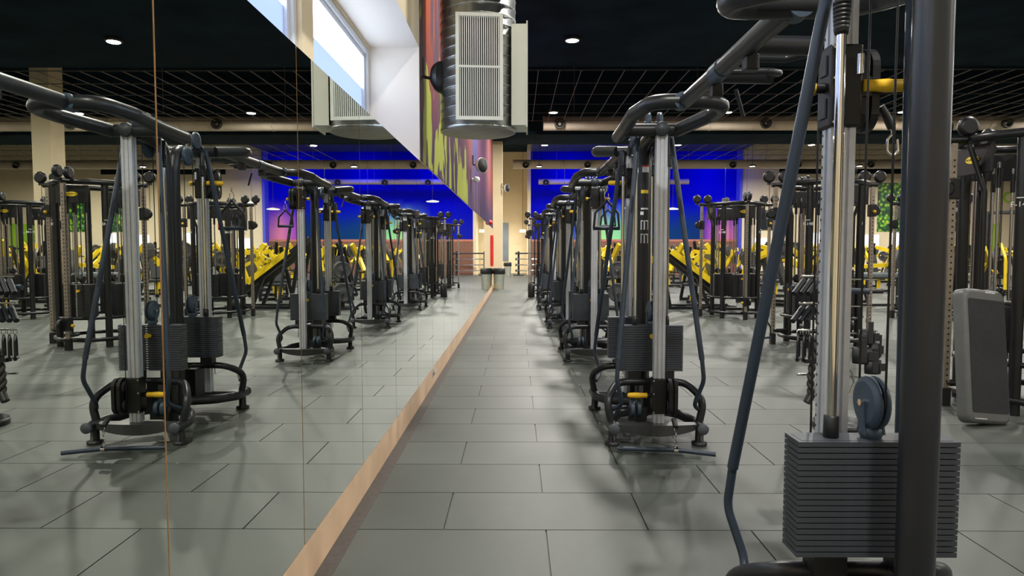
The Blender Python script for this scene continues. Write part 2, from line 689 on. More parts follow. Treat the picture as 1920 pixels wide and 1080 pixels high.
def thing(name, label, cat, loc=(0, 0, 0), rz=0.0, group=None):
    o = bpy.data.objects.new(name, None)
    o.empty_display_size = 0.1
    o.location = loc
    o.rotation_euler = (0, 0, rz)
    o['label'] = label
    o['category'] = cat
    if group:
        o['group'] = group
    COL.objects.link(o)
    return o


def tag(o, label, cat, group=None):
    o['label'] = label
    o['category'] = cat
    if group:
        o['group'] = group
    return o


def struct(name, mb, m, parent=None, **k):
    o = mb.build(name, m, parent, **k)
    if parent is None:
        o['kind'] = 'structure'
    return o


KIDS = {}


def copy_tree(o, parent=None):
    c = o.copy()
    COL.objects.link(c)
    if parent:
        c.parent = parent
    for ch in KID(o):
        copy_tree(ch, c)
    return c


def KID(o):
    if o.name not in KIDS:
        KIDS[o.name] = [c for c in COL.objects if c.parent == o]
    return KIDS[o.name]


def dup(root, loc, rz, label, group=None):
    c = copy_tree(root)
    c.location = loc
    c.rotation_euler = (0, 0, rz)
    c['label'] = label
    if group:
        c['group'] = group
    return c


def text(name, body, size, m, parent, loc, rot, depth=0.0):
    cu = bpy.data.curves.new(name, 'FONT')
    cu.body = body
    cu.size = size
    cu.extrude = depth
    cu.align_x = 'CENTER'
    cu.align_y = 'CENTER'
    cu.resolution_u = 2
    t = bpy.data.objects.new(name + '_src', cu)
    COL.objects.link(t)
    dg = bpy.context.evaluated_depsgraph_get()
    me = bpy.data.meshes.new_from_object(t.evaluated_get(dg))
    bpy.data.objects.remove(t)
    me.materials.clear()
    me.materials.append(m)
    o = bpy.data.objects.new(name, me)
    o.location = loc
    o.rotation_euler = rot
    if parent:
        o.parent = parent
    COL.objects.link(o)
    return o


# ------------------------------------------------------------------ room shell
WX = -0.85          # mirror / wall plane
WEND = 24.3
XR = 33.0
YB = -4.0
YF = 38.0
YC = 41.0

# floor: base slab, singly laid tiles near, printed joints beyond
ROW0 = math.ceil((1.0 - TY0) / 0.5) - 1
YT = TY0 + 0.5 * 16      # last singly laid row ends here (11.19)
fl = MB()
fl.box(-1.4, XR, YB, YT, -0.08, -0.008)
fl.box(-3.2, XR, YT, YC + 0.3, -0.08, 0.0)
floor = struct('floor', fl, M_TILEF)
tile_me = MB().box(0.0035, 0.9965, 0.0035, 0.4965, -0.008, 0.0).mesh('floor_tile')
tile_me.materials.append(M_TILE)
XS = WX + 0.075
half_cache = {}
for k in range(ROW0, 16):
    y = TY0 + 0.5 * k
    off = TX0 if k % 2 else TX0 + 0.5
    # row between y and y+.5
    xmax = 0.80 * (y + 0.5) + 0.9
    i = math.floor(XS - off)
    while True:
        x = off + i
        if x > xmax:
            break
        if x + 1 > XS + 0.02:
            if x < XS:
                key = round(XS - x, 3)
                if key not in half_cache:
                    h = MB().box(XS - x, 0.9965, 0.0035, 0.4965, -0.008, 0.0).mesh('floor_tile')
                    h.materials.append(M_TILE)
                    half_cache[key] = h
                put('floor_tile', half_cache[key], floor, (x, y, 0))
            else:
                put('floor_tile', tile_me, floor, (x, y, 0))
        i += 1
# rest of the singly tiled zone beyond the near field
rest = MB()
for k in range(ROW0, 16):
    y = TY0 + 0.5 * k
    off = TX0 if k % 2 else TX0 + 0.5
    xmax = 0.80 * (y + 0.5) + 0.9
    i = math.floor(XS - off)
    while off + i <= xmax:
        i += 1
    rest.box(off + i, XR, y, y + 0.5, -0.008, 0.0)
rest.box(-0.775, XR, YB, TY0 + 0.5 * ROW0, -0.008, 0.0)
r_o = rest.build('outlying_tiles', M_TILEF, floor)
r_o['kind'] = 'stuff'
MB().box(WX, XS, YB, WEND, -0.008, 0.0015).build('edge_strip', M_STRIP, floor, label='dark rubber strip along the baseboard')

# left wall with the window recess
wl = MB()
RX = -1.274
wl.box(-1.40, WX - 0.012, YB, WEND, -0.08, 2.15)           # below the opening
wl.box(-1.40, WX, 5.9, WEND, 2.15, 6.6)                    # beyond the opening
wl.box(-1.40, WX, YB, 5.9, 3.14, 6.6)                      # above the opening
wl.box(-1.40, WX, YB, -1.9, 2.15, 3.14)
wall_left = struct('wall_left', wl, M_WALL)
rv = MB()
rv.box(RX - 0.02, WX - 0.001, 5.888, 5.9, 2.15, 3.14)
rv.box(RX - 0.02, WX - 0.001, -1.9, 5.888, 3.128, 3.14)
rv.box(RX - 0.02, WX - 0.014, -1.9, 5.888, 2.15, 2.158)
rv.build('window_reveal', M_WALLW, wall_left, label='pale window reveal')
mu = MB()
mu.box(WX, WX + 0.006, 5.92, 23.6, 2.16, 6.3)
mu.build('mural', M_MURAL, wall_left, label='abstract mural with orange ground and lime drips')
struct('trim_1', MB().box(-1.40, WX - 0.001, 5.902, 5.92, 3.14, 6.3), M_WALL)

struct('baseboard_left', MB().box(WX - 0.012, WX, YB, WEND, 0.0, 0.178), M_WOODB)
lab = thing('asset_plate', 'small grey label plate on the maple baseboard below the mirror', 'label', (WX + 0.0005, 0, 0))
MB().box(0, 0.002, 6.66, 6.92, 0.085, 0.155).build('plate', mat('grey_label', (0.35, 0.36, 0.36), 0.4), lab)
pmk = MB()
for q in range(5):
    pmk.box(0.002, 0.0026, 6.69 + q * 0.028, 6.705 + q * 0.028, 0.097, 0.118)
pmk.build('plate_marks', M_DARK, lab)
MB().box(0.002, 0.0026, 6.84, 6.90, 0.10, 0.145).build('plate_patch', M_WHITE, lab)

# mirror panels
mw = thing('mirror_wall', 'wall of tall frameless mirror panels along the aisle', 'mirror', (0, 0, 0))
pan = MB().box(WX - 0.006, WX, 0.0035, 1.018, 0.182, 2.15).mesh('mirror_panel')
pan.materials.append(M_MIRROR)
k = -4
while True:
    y = 1.585 + 1.0215 * k
    if y > WEND - 0.4:
        break
    put('mirror_panel', pan, mw, (0, y, 0))
    k += 1
MB().box(WX - 0.0115, WX - 0.0065, YB, WEND, 0.1785, 2.1495).build('backing', M_COPPER, mw, label='copper coloured backing seen in the seams')

# windows above the mirror
def window(n, y0, y1):
    fr = MB()
    z0, z1 = 2.16, 3.10
    for (a, b, c, d) in ((y0, y0 + 0.06, z0, z1), (y1 - 0.06, y1, z0, z1), (y0 + 0.06, y1 - 0.06, z0, z0 + 0.05), (y0 + 0.06, y1 - 0.06, z1 - 0.05, z1)):
        fr.box(RX - 0.09, RX - 0.01, a, b, c, d)
    w = struct('window_%d' % n, fr, M_WFRAME, bevel=0.004)
    s = MB()
    ya, yb = y0 + 0.06, y1 - 0.06
    for (a, b, c, d) in ((ya, ya + 0.05, z0 + 0.05, z1 - 0.05), (yb - 0.05, yb, z0 + 0.05, z1 - 0.05), (ya + 0.05, yb - 0.05, z1 - 0.09, z1 - 0.05)):
        s.box(RX - 0.075, RX - 0.03, a, b, c, d)
    s.build('sash', M_WFRAME, w)
    MB().box(RX - 0.055, RX - 0.050, ya + 0.05, yb - 0.05, 2.75, z1 - 0.09).build('pane', M_GLASS, w)
    MB().box(RX - 0.055, RX - 0.050, ya + 0.05, yb - 0.05, z0 + 0.05, 2.75).build('frosted_pane', M_FROST, w)
    MB().box(RX - 0.06, RX - 0.02, ya, yb, z0 + 0.0, z0 + 0.02).build('sill', M_WFRAME, w)


window(1, 4.18, 5.88)
window(2, 2.10, 3.96)
window(3, 0.0, 1.88)
window(4, -1.9, -0.2)
pier = MB()
for a, b in ((3.96, 4.18), (1.88, 2.10), (-0.2, 0.0)):
    pier.box(-1.40, RX + 0.02, a, b, 2.15, 3.14)
pier.box(-1.40, RX, -1.9, 5.9, 3.10, 3.14)
struct('trim_2', pier, M_WALL)

# end column, far walls, right and back walls
struct('wall_column_end', MB().box(WX, -0.52, WEND, WEND + 0.5, 0, 7.4), M_WALL)
w2 = MB()
w2.box(-3.2, WX, WEND, WEND + 0.5, 0, 7.4)
struct('wall_return', w2, M_WALL)
struct('wall_corridor', MB().box(-3.2, 0.79, YC, YC + 0.3, 0, 7.4), M_WALL)
struct('wall_corridor_side', MB().box(-3.2, -3.0, WEND, YC + 0.3, 0, 7.4), M_WALL)
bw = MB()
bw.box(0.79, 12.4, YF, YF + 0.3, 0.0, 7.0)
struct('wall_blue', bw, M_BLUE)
struct('wall_blue_side', MB().box(12.4, 12.55, YF - 0.6, YF + 0.3, 0.0, 7.0), mat('lilac_blue_paint', (0.08, 0.09, 0.60), 0.6))
struct('wall_blue_return', MB().box(0.6, 0.79, YF, YC, 0.0, 7.4), M_WALL)
struct('wall_front', MB().box(12.55, XR, YF - 0.5, YF, 0, 7.4), M_WALL)
struct('wall_right', MB().box(XR, XR + 0.2, YB, YF, 0, 7.4), M_WALL)
struct('wall_back', MB().box(-1.40, XR + 0.2, YB - 0.2, YB, 0, 7.4), M_WALL)
struct('baseboard_blue', MB().box(0.8, 12.4, YF - 0.08, YF - 0.001, 0, 1.90), mat('brown_dado', (0.20, 0.085, 0.05), 0.6))
struct('trim_3', MB().box(0.8, 12.4, YF - 0.10, YF - 0.001, 1.90, 2.03), mat('terracotta_trim', (0.45, 0.16, 0.10), 0.6))
# black ceiling (flat near part), raised plenum over the grid
struct('ceiling', MB().box(-1.40, XR + 0.2, YB - 0.2, 15.6, LAMP_Z, LAMP_Z + 1.9), M_CEIL)
cpm = MB()
cpm.box(-1.40, XR + 0.2, 15.6, WEND + 0.2, 7.4, 7.5)
cpm.box(-3.2, XR + 0.2, WEND + 0.2, YC + 0.3, 7.4, 7.5)
struct('ceiling_plenum', cpm, M_CEIL)
sf = MB()
sf.box(WX, XR, 22.9, 25.0, 5.32, 7.4)
struct('ceiling_bulkhead', sf, M_CEIL)
struct('ceiling_class_area', MB().box(0.79, 12.55, 29.5, YF, 6.98, 7.05), mat('blue_glow_ceiling', (0.03, 0.04, 0.16), 0.8))  # blue light falling on this ceiling is put into its colour
struct('wall_left_upper', MB().box(-1.40, WX, YB, WEND, 6.6, 7.4), M_CEIL)


def wiregrid(name, x0, x1, y0, y1, z, dx, dy, label):
    g = thing(name, label, 'ceiling grid', (0, 0, 0))
    me = MB().box(-0.006, 0.006, 0, y1 - y0, -0.02, 0.0).mesh('runner')
    me.materials.append(M_WIRE)
    x = x0
    while x <= x1:
        put('runner', me, g, (x, y0, z))
        x += dx
    me2 = MB().box(0, x1 - x0, -0.006, 0.006, -0.02, 0.0).mesh('cross_runner')
    me2.materials.append(mat('dim_cross_wire', (0.07, 0.065, 0.07), 0.6))
    y = y0
    while y <= y1 + 1e-3:
        put('cross_runner', me2, g, (x0, y, z - 0.0005))
        y += dy
    return g


wiregrid('wire_ceiling_grid', -0.5, 26.0, 15.7, 21.7, 5.56, 0.5, 1.2, 'large open wire grid hung below the dark ceiling before the first duct')
wiregrid('wire_ceiling_grid', 7.0, 27.0, 26.0, 32.5, 5.75, 0.8, 1.6, 'second wire grid hung beyond the bulkhead, above the farther duct')

# downlights
dl0 = None
n_l = 0
for iy, y in enumerate(LAMP_Y):
    for ix, x in enumerate(LAMP_X):
        if x > 20 and y < 13:
            continue
        if dl0 is None:
            dl0 = thing('downlight', '', 'ceiling light', (x, y, LAMP_Z), 0, 'round downlights in the dark ceiling')
            MB().lathe((0, 0, 0), [(0.16, 0.0), (0.165, -0.05), (0.15, -0.07), (0.13, -0.07), (0.13, -0.03)], 20).build('housing', M_BLACK, dl0)
            MB().lathe((0, 0, 0), [(0.001, -0.071), (0.125, -0.069), (0.128, -0.05), (0.001, -0.045)], 20).build('diffuser', M_LAMP, dl0)
            d = dl0
        else:
            d = dup(dl0, (x, y, LAMP_Z), 0, '')
        d['label'] = 'round lit downlight, row %s, %s' % (
            ('over the camera', 'before the window jamb', 'before the wire grid', 'in front of the first duct', 'behind the bulkhead', 'in front of the farther duct')[iy],
            ('along the mirror aisle', 'second from the mirror', 'third from the mirror', 'fourth from the mirror', 'fifth from the mirror')[ix])
        if y > 16:     # pendant stem to the plenum
            MB().cyl((0, 0, 0), (0, 0, 1.8), 0.01, 6).build('stem', M_BLACK, d)
        n_l += 1
# pendant discs in front of the blue wall
pd0 = thing('disc_pendant', '', 'pendant lamp', (5.2, 31.0, 3.35), 0, 'flat disc pendants before the blue wall')
MB().lathe((0, 0, 0), [(0.30, 0.0), (0.30, 0.02), (0.05, 0.07)], 20).build('shade', M_WHITE, pd0)
MB().lathe((0, 0, 0), [(0.001, -0.012), (0.28, -0.010), (0.28, -0.001)], 20).build('diffuser', emit('pendant_glass', (0.95, 1.0, 0.75), 2.0), pd0)
MB().cyl((0, 0, 0.07), (0, 0, 3.75), 0.006, 5).build('cord', M_BLACK, pd0)
pd0['label'] = 'flat disc pendant before the blue wall, nearest the mirror wall'
for i, (x, y, z) in enumerate(((7.2, 31, 3.3), (9.6, 31, 3.3), (10.6, 31, 3.6), (2.2, 31, 3.65))):
    dup(pd0, (x, y, z), 0, ('disc pendant before the blue wall, left of the pair at its middle', 'disc pendant before the blue wall, right of the pair at its middle',
                            'disc pendant before the blue wall near its lilac corner', 'disc pendant before the blue wall, beside the cable row')[i])


def duct(name, y, z, r, x0, x1, label, noz):
    g = thing(name, label, 'air duct', (0, y, z))
    MB().cyl((x0, 0, 0), (x1, 0, 0), r, 28).build('pipe', M_DUCT, g)
    b = MB()
    x = x0 + 2.4
    while x < x1:
        b.lathe((x, 0, 0), [(r + 0.001, -0.02), (r + 0.012, -0.02), (r + 0.012, 0.02), (r + 0.001, 0.02)], 28, 'x')
        x += 3.0
    b.build('joint_bands', M_DUCT, g)
    x = x0 + 1.0
    while x < x1:
        MB().cyl((x, 0, r * .9), (x, 0, 7.4 - z - (0.42 if 'thin' in label else 0)), 0.008, 5).build('hanger', M_WIRE, g)
        x += 4.0
    nm = MB().lathe((0, 0, 0), [(0.10, 0.0), (0.17, -0.06), (0.17, -0.16), (0.13, -0.17), (0.12, -0.10), (0.05, -0.09), (0.045, -0.02)], 18, 'y').mesh('nozzle')
    nm.materials.append(M_NOZ)
    for x in noz:
        put('nozzle', nm, g, (x, -r + 0.06, -0.06))


duct('air_duct', 22.0, 5.52, 0.235, 0.86, XR, 'long beige round duct with dark nozzles, the nearer one', [1.38, 8.0, 12.75, 15.7, 19.5, 22.5, 26])
duct('air_duct', 34.6, 5.82, 0.235, -0.2, XR, 'long beige round duct with dark nozzles crossing the blue wall', [0.45, 3.6, 7.7, 11.0, 14.3, 18.0, 24.0])
duct('air_duct', 37.2, 5.20, 0.15, 1.2, 9.5, 'thin duct in front of the blue wall lit blue', [1.6, 3.2, 5.6, 8.2])

# ------------------------------------------------------------------ spiral duct with grilles
D = thing('spiral_supply_duct', 'galvanised spiral duct hanging from the ceiling beside the mural', 'air duct', (-0.35, 6.1, 2.425))
R = 0.335
MB().lathe((0, 0, 0), [(0.001, -0.003), (R - 0.012, -0.003), (R - 0.010, 0.0)], 48).build('end_plate', mat('grey_end_plate', (0.40, 0.38, 0.33), 0.5), D)
prof = [(0.001, 0.0), (R - 0.01, 0.0), (R + 0.004, 0.004), (R + 0.004, 0.03), (R, 0.032), (R, 3.15)]
MB().lathe((0, 0, 0), prof, 48).build('pipe', M_GALV, D)
hx = [Vector(((R + 0.001) * math.cos(a), (R + 0.001) * math.sin(a), 0.05 + 0.085 * a / (2 * PI))) for a in [2 * PI * i / 40 for i in range(40 * 36)]]
MB().tube(hx, 0.0045, 5).build('spiral_seam', M_GALV, D)


def grille(rz, off_v, wd, dp, z0, z1, side):
    """face towards local -y, frame of slats"""
    Mx = Matrix.Rotation(rz, 4, 'Z')
    yb = -(R - 0.03)
    yf = -(R + dp)
    bx = MB()
    hw = wd / 2
    for (a, b2, c, d, e, f2) in ((-hw + .02, -hw + .03, yf, yb, z0 + .02, z1 - .02), (hw - .03, hw - .02, yf, yb, z0 + .02, z1 - .02),
                                 (-hw + .03, hw - .03, yf, yb, z0 + .02, z0 + .03), (-hw + .03, hw - .03, yf, yb, z1 - .03, z1 - .02)):
        bx.box(a, b2, c, d, e, f2, Mx)
    box = bx.build('grille_box', M_GRILLE, D)
    bk = MB().box(-hw + .03, hw - .03, yf + 0.030, yf + 0.034, z0 + .03, z1 - .03, Mx)
    bk.build('back', M_DARK, box)
    fr = MB()
    t = 0.03
    ya, yb2 = yf - 0.012, yf
    fr.box(-hw, -hw + t, ya, yb2, z0, z1, Mx)
    fr.box(hw - t, hw, ya, yb2, z0, z1, Mx)
    fr.box(-hw + t, hw - t, ya, yb2, z0, z0 + t, Mx)
    fr.box(-hw + t, hw - t, ya, yb2, z1 - t, z1, Mx)
    zm = (z0 + z1) / 2
    fr.box(-hw + t, hw - t, ya + .002, yb2 + .01, zm - .008, zm + .008, Mx)
    fr.build('grille_frame', M_GRILLE, box)
    n = 19
    sl = MB().box(-0.0040, 0.0040, yf - 0.006, yf + 0.012, z0 + t, z1 - t).mesh('slat')
    sl.materials.append(M_GRILLE)
    for i in range(n):
        x = -hw + t + (wd - 2 * t) * (i + 0.5) / n
        o = put('slat', sl, D)
        o.matrix_local = Mx @ Matrix.Translation((x, 0, 0))


grille(math.radians(5), 0, 0.40, 0.05, 0.045, 0.935, 0)
grille(math.radians(89), 0, 0.40, 0.10, 0.02, 0.93, 1)

# ------------------------------------------------------------------ wall speakers, bell, hose sign, bins
def speaker(loc, rz, label, shell=None):
    s = thing('wall_speaker', label, 'speaker', loc, rz, 'wall speakers')
    MB().lathe((0, 0, 0), [(0.001, 0.10), (0.07, 0.09), (0.13, 0.04), (0.145, 0.0), (0.14, -0.03)], 24, 'y').build('shell', shell or M_WHITE, s)
    MB().lathe((0, 0, 0), [(0.001, -0.055), (0.08, -0.05), (0.135, -0.031)], 24, 'y').build('speaker_grille', M_BLACK, s)
    MB().tube([(0, 0.09, 0), (-0.02, 0.2, 0.03), (-0.02, 0.2, 0.2)], 0.014, 8, bend=0.03).build('bracket', M_NOZ, s)
    return s


speaker((-0.66, 6.02, 2.90), math.radians(60), 'dark round wall speaker half hidden behind the spiral duct', M_BLACK)
speaker((-0.65, 12.4, 2.94), math.radians(50), 'dark round wall speaker on the mural above the mirror')
speaker((-0.36, 24.1, 3.62), math.radians(55), 'dark round wall speaker on the far cream column')
cm = thing('dome_camera', 'small white camera on the mural below the middle speaker', 'camera', (-0.78, 12.6, 2.70))
MB().lathe((0, 0, 0), [(0.001, 0.09), (0.05, 0.07), (0.06, 0.0), (0.03, -0.03), (0.001, -0.035)], 18, 'x').build('dome', M_WHITE, cm)
MB().cyl((-0.06, 0, 0), (0, 0, 0), 0.03, 12).build('mount', M_WHITE, cm)
be = thing('fire_bell', 'red fire bell high on the wall by the far column', 'alarm', (-0.84, 20.4, 2.235))
MB().lathe((0, 0, 0), [(0.001, 0.10), (0.05, 0.09), (0.075, 0.05), (0.08, 0.0)], 20, 'x').build('gong', M_RED, be)
MB().lathe((0, 0, 0), [(0.04, -0.004), (0.04, 0.02)], 12, 'x').build('base', M_RED, be)
hs = thing('hose_cabinet', 'tall narrow red cabinet on the wall at the mirror end', 'cabinet', (WX, 22.6, 0.85))
MB().box(0.001, 0.05, 0, 0.30, 0, 1.05).build('case', M_RED, hs, bevel=0.006)
MB().box(0.0505, 0.054, 0.04, 0.26, 0.1, 0.95).build('front', M_RED, hs)


def bin_(loc, label):
    b = thing('litter_bin', label, 'bin', loc)
    MB().lathe((0, 0, 0), [(0.17, 0.0), (0.20, 0.58)], 28).build('body', M_BINST, b)
    MB().lathe((0, 0, 0), [(0.205, 0.55), (0.225, 0.58), (0.215, 0.74), (0.20, 0.76), (0.185, 0.74), (0.185, 0.6), (0.001, 0.6)], 28).build('liner', M_BLACK, b, label='black bag folded over the rim')
    return b


bin_((-0.63, 23.6, 0), 'steel litter bin with black liner at the foot of the cream column')
bin_((-0.5, 36.0, 0), 'steel litter bin far down the corridor behind the column')
struct('door_1', MB().box(-0.95, -0.52, YC - 0.05, YC, 0.75, 3.1), M_DOOR)
# barbell rack down the corridor
br = thing('barbell_rack', 'black rack of horizontal fixed barbells against the far cream wall', 'rack', (0.1, 37.3, 0))
MB().box(-0.06, 0.06, -0.06, 0.06, 0, 1.35).build('upright', M_BLK2, br)
MB().box(-0.30, 0.30, -0.3, 0.3, 0, 0.05).build('base', M_BLK2, br)
MB().box(1.5, 1.62, -0.06, 0.06, 0, 1.35).build('upright', M_BLK2, br)
for i in range(4):
    b = thing('fixed_barbell', 'chrome fixed barbell on the far corridor rack, tier %s' % ('lowest', 'second', 'third', 'topmost')[i], 'barbell', (0.1, 37.18, 0.28 + 0.32 * i))
    MB().cyl((-0.1, 0, 0), (1.7, 0, 0), 0.03 if i != 3 else 0.04, 8).build('bar', M_CHROME if i != 3 else M_BLK2, b)
    m_ = MB()
    m_.cyl((-0.18, 0, 0), (-0.1, 0, 0), 0.07, 12)
    m_.cyl((1.7, 0, 0), (1.78, 0, 0), 0.07, 12)
    m_.build('end_weights', M_BLACK, b)
ex = thing('exit_sign', 'green exit sign hanging on the far corridor wall', 'sign', (0.35, 39.5, 2.55))
MB().box(-0.18, 0.18, -0.02, 0.02, -0.09, 0.09).build('panel', emit('exit_green', (0.05, 0.45, 0.22), 0.8), ex)
MB().cyl((0, 0, 0.1), (0, 0, 4.85), 0.01, 5).build('rod', M_BLACK, ex)

# cream pillar to the right, posters and boards on far walls
struct('wall_pillar', MB().box(11.45, 11.98, 18.9, 19.5, 0, 7.4), M_WALL)
for i, (x0, x1, z0, z1) in enumerate(((20.1, 21.5, 2.45, 5.15), (22.6, 24.6, 2.45, 4.6))):
    p = tag(MB().box(x0 - (x0 + x1) / 2, x1 - (x0 + x1) / 2, -0.02, 0.0, -(z1 - z0) / 2, (z1 - z0) / 2).build('scale_poster', M_POSTER, None, ((x0 + x1) / 2, YF - 0.505, (z0 + z1) / 2)),
            ('green and yellow poster of scales on the cream far wall, nearer the blue wall', 'wide green poster of scales on the far wall, right of the tall one')[i], 'poster')
tag(MB().box(0, 7.0, -0.03, 0, 0, 0.42).build('dark_transom', M_SCREEN, None, (14.6, YF - 0.505, 5.65)), 'long dark transom strip high on the cream wall', 'transom')
tv = thing('wall_television', 'dark television on the cream wall beside the blue wall', 'television', (14.0, YF - 0.5, 3.1))
MB().box(-0.55, 0.55, -0.07, -0.001, -0.55, 0.55).build('case', M_BLACK, tv)
MB().box(-0.51, 0.51, -0.074, -0.071, -0.50, 0.51).build('screen', M_SCREEN, tv)
rs = tag(MB().box(-0.15, 0.15, -0.02, 0, -0.18, 0.18).build('red_sign', M_RED, None, (14.95, YF - 0.501, 2.75)), 'small red sign on the cream wall right of the television', 'sign')
for i, (x, z, w, h) in enumerate(((19.6, 1.75, 1.3, 1.1), (21.2, 1.9, 0.8, 1.0), (16.6, 1.8, 1.0, 1.2), (5.3, 2.1, 0.0, 0.0), (13.6, 1.7, 0.8, 0.8))):
    if w:
        b = thing('glowing_board', ('wide glowing board below the tall scale poster', 'narrow glowing board right of the wide one', 'bright board on the cream wall left of the poster', '', 'pale bright board under the television')[i], 'board', (x, YF - 0.5, z))
        MB().box(-w / 2, w / 2, -0.04, -0.001, -h / 2, h / 2).build('frame', M_WHITE, b)
        MB().box(-w / 2 + .04, w / 2 - .04, -0.044, -0.041, -h / 2 + .04, h / 2 - .04).build('panel', M_BOARD, b)
tag(MB().box(0, 1.5, -0.02, 0, 0, 1.6).build('lime_panel', M_GREENP, None, (25.4, YF - 0.501, 1.3)), 'lime green wall panel on the far cream wall', 'panel')
gl = text('wall_letter', 'd', 1.35, M_GREENP, None, (27.3, YF - 0.51, 4.45), (PI / 2, 0, 0), 0.01)
tag(gl, 'large lime green letter painted on the far cream wall', 'letter')
# ------------------------------------------------------------------ cable station (half tower meshes)
def M_(mb, name, m):
    me = mb.mesh(name)
    me.materials.append(m)
    return me


# local frame of the front half: tower faces -y; v = distance from the station centre towards -y
def V(u, v, w):
    return (u, -v, w)


HALF = []      # (name, mesh, location, sub-list)
SV = 0.30      # stack distance
RV = 0.50      # rail distance
c_ = MB().tube([V(-.03, .12, .05), V(-.03, .12, 2.00), V(-.03, .15, 2.15), V(-.02, .46, 2.19)], 0.047, 20, bend=0.22, nb=8)
HALF.append(('column', M_(c_, 'column', M_FRAME), (0, 0, 0), []))
# rail: aluminium extrusion with grooves (outline x,y)
hw, hd = 0.038, 0.030
ol = [(-hw, -hd), (-0.020, -hd), (-0.020, -hd + 0.008), (-0.010, -hd + 0.008), (-0.010, -hd), (0.010, -hd), (0.010, -hd + 0.008), (0.020, -hd + 0.008), (0.020, -hd), (hw, -hd),
      (hw, -0.008), (hw - 0.010, -0.008), (hw - 0.010, 0.008), (hw, 0.008), (hw, hd),
      (0.020, hd), (0.020, hd - 0.008), (0.010, hd - 0.008), (0.010, hd), (-0.010, hd), (-0.010, hd - 0.008), (-0.020, hd - 0.008), (-0.020, hd), (-hw, hd),
      (-hw, 0.008), (-hw + 0.010, 0.008), (-hw + 0.010, -0.008), (-hw, -0.008)]
r_ = MB().prism([(a + .02, b - RV) for a, b in ol], 'z', 0.155, 2.18)
rh = MB()
for i in range(56):
    rh.box(0.0582, 0.0588, -RV - 0.027, -RV - 0.021, 0.30 + i * 0.033, 0.308 + i * 0.033)
HALF.append(('rail', M_(r_, 'rail', M_ALU), (0, 0, 0), [('hole_row', M_(rh, 'hole_row', M_DARK))]))
# guide rods
for s in (-1, 1):
    g_ = MB().cyl(V(s * .115, SV, .82), V(s * .115, SV, 2.1), 0.0135, 14)
    sl_ = MB()
    pr = [(0.019, 2.16), (0.019, 2.06)]
    for i in range(7):
        z = 2.055 - i * 0.0115
        pr += [(0.0245 - 0.0006 * i, z), (0.0245 - 0.0006 * i, z - 0.007), (0.0205, z - 0.0075), (0.0205, z - 0.011)]
    pr += [(0.017, 1.965), (0.001, 1.964)]
    sl_.lathe(V(s * .115, SV, 0), pr[::-1], 16)
    sl2 = MB().lathe(V(s * .115, SV, 0), [(0.017, 0.822), (0.0215, 0.826), (0.0205, 0.885), (0.014, 0.888)], 16)
    HALF.append(('guide_rod', M_(g_, 'guide_rod', M_CHROME), (0, 0, 0), [('sleeve', M_(sl_, 'sleeve', M_BLACK)), ('foot_sleeve', M_(sl2, 'foot_sleeve', M_BLACK))]))
# weight plates
PH = 0.0168
PN = 20
pm = MB()
pm.box(-0.2275, 0.2275, -0.05, 0.05, 0.0022, PH - 0.0010)
pm.box(-0.214, 0.214, -0.037, 0.037, 0.0, 0.0022)
pm.box(-0.214, 0.214, -0.037, 0.037, PH - 0.0010, PH - 0.0001)
plate_me = M_(pm, 'weight_plate', M_PLATE)
PLATE_Z = [0.487 + i * PH for i in range(PN)]
# number strip and selector pin
ns = MB()
for i in range(PN):
    ns.box(0.012, 0.024, -SV - 0.0512, -SV - 0.0502, PLATE_Z[i] + 0.005, PLATE_Z[i] + 0.0115)
HALF.append(('number_strip', M_(ns, 'number_strip', M_WHITE), (0, 0, 0), []))
pn_ = MB().cyl(V(0.0, SV + 0.05, .745), V(0.0, SV + 0.085, .745), 0.017, 14)
HALF.append(('selector_pin', M_(pn_, 'selector_pin', M_YEL), (0, 0, 0), []))
# top pulley on the stack (rotating disc with housing)
pu = MB()
pu.lathe(V(0, SV, .925), [(0.060, -0.024), (0.074, -0.017), (0.076, -0.010), (0.076, -0.006), (0.066, -0.004)], 28, 'x')
pu.lathe(V(0, SV, .925), [(0.066, 0.004), (0.076, 0.006), (0.076, 0.010), (0.074, 0.017), (0.060, 0.024)], 28, 'x')
for sx_ in (-1, 1):
    pu.prism([(-SV - 0.013, 0.93), (-SV - 0.016, 0.86), (-SV - 0.024, 0.835), (-SV + 0.024, 0.835), (-SV + 0.016, 0.86), (-SV + 0.013, 0.93)], 'x', sx_ * 0.024, sx_ * 0.030)
pu.lathe(V(0, SV, .822), [(0.027, 0.0), (0.032, 0.012), (0.030, 0.028), (0.020, 0.034)], 18)
pc = MB().cyl(V(-0.036, SV, .925), V(0.036, SV, .925), 0.010, 10)
pc.lathe(V(0, SV, .822), [(0.024, 0.0), (0.022, 0.022)], 14)
HALF.append(('stack_pulley', M_(pu, 'stack_pulley', M_PULLEY), (0, 0, 0), [('axle', M_(pc, 'axle', M_CHROME))]))
# cables
cb = MB()
for dv in (-0.071, 0.071):
    cb.cyl(V(0.0, SV + dv, .925), V(0.0, SV + dv, 2.20), 0.0036, 6)
cb.cyl(V(0.062, RV + 0.05, .30), V(0.062, RV + 0.05, 2.22), 0.0036, 6)
HALF.append(('cable', M_(cb, 'cable', M_BLACK), (0, 0, 0), []))
# stack supports
for s in (-1, 1):
    b_ = MB().box(s * .12 - .048, s * .12 + .048, -SV - .045, -SV + .03, .425, .486)
    HALF.append(('stack_support', M_(b_, 'stack_support', M_BLACK), (0, 0, 0), []))
# base arch
ar = MB().tube([V(-.305, .50, .13), V(-.345, .50, .31), V(-.25, .34, .410), V(.25, .34, .410), V(.345, .50, .31), V(.305, .50, .13)], 0.027, 14, bend=0.13, nb=6)
HALF.append(('base_arch', M_(ar, 'base_arch', M_FRAME), (0, 0, 0), []))
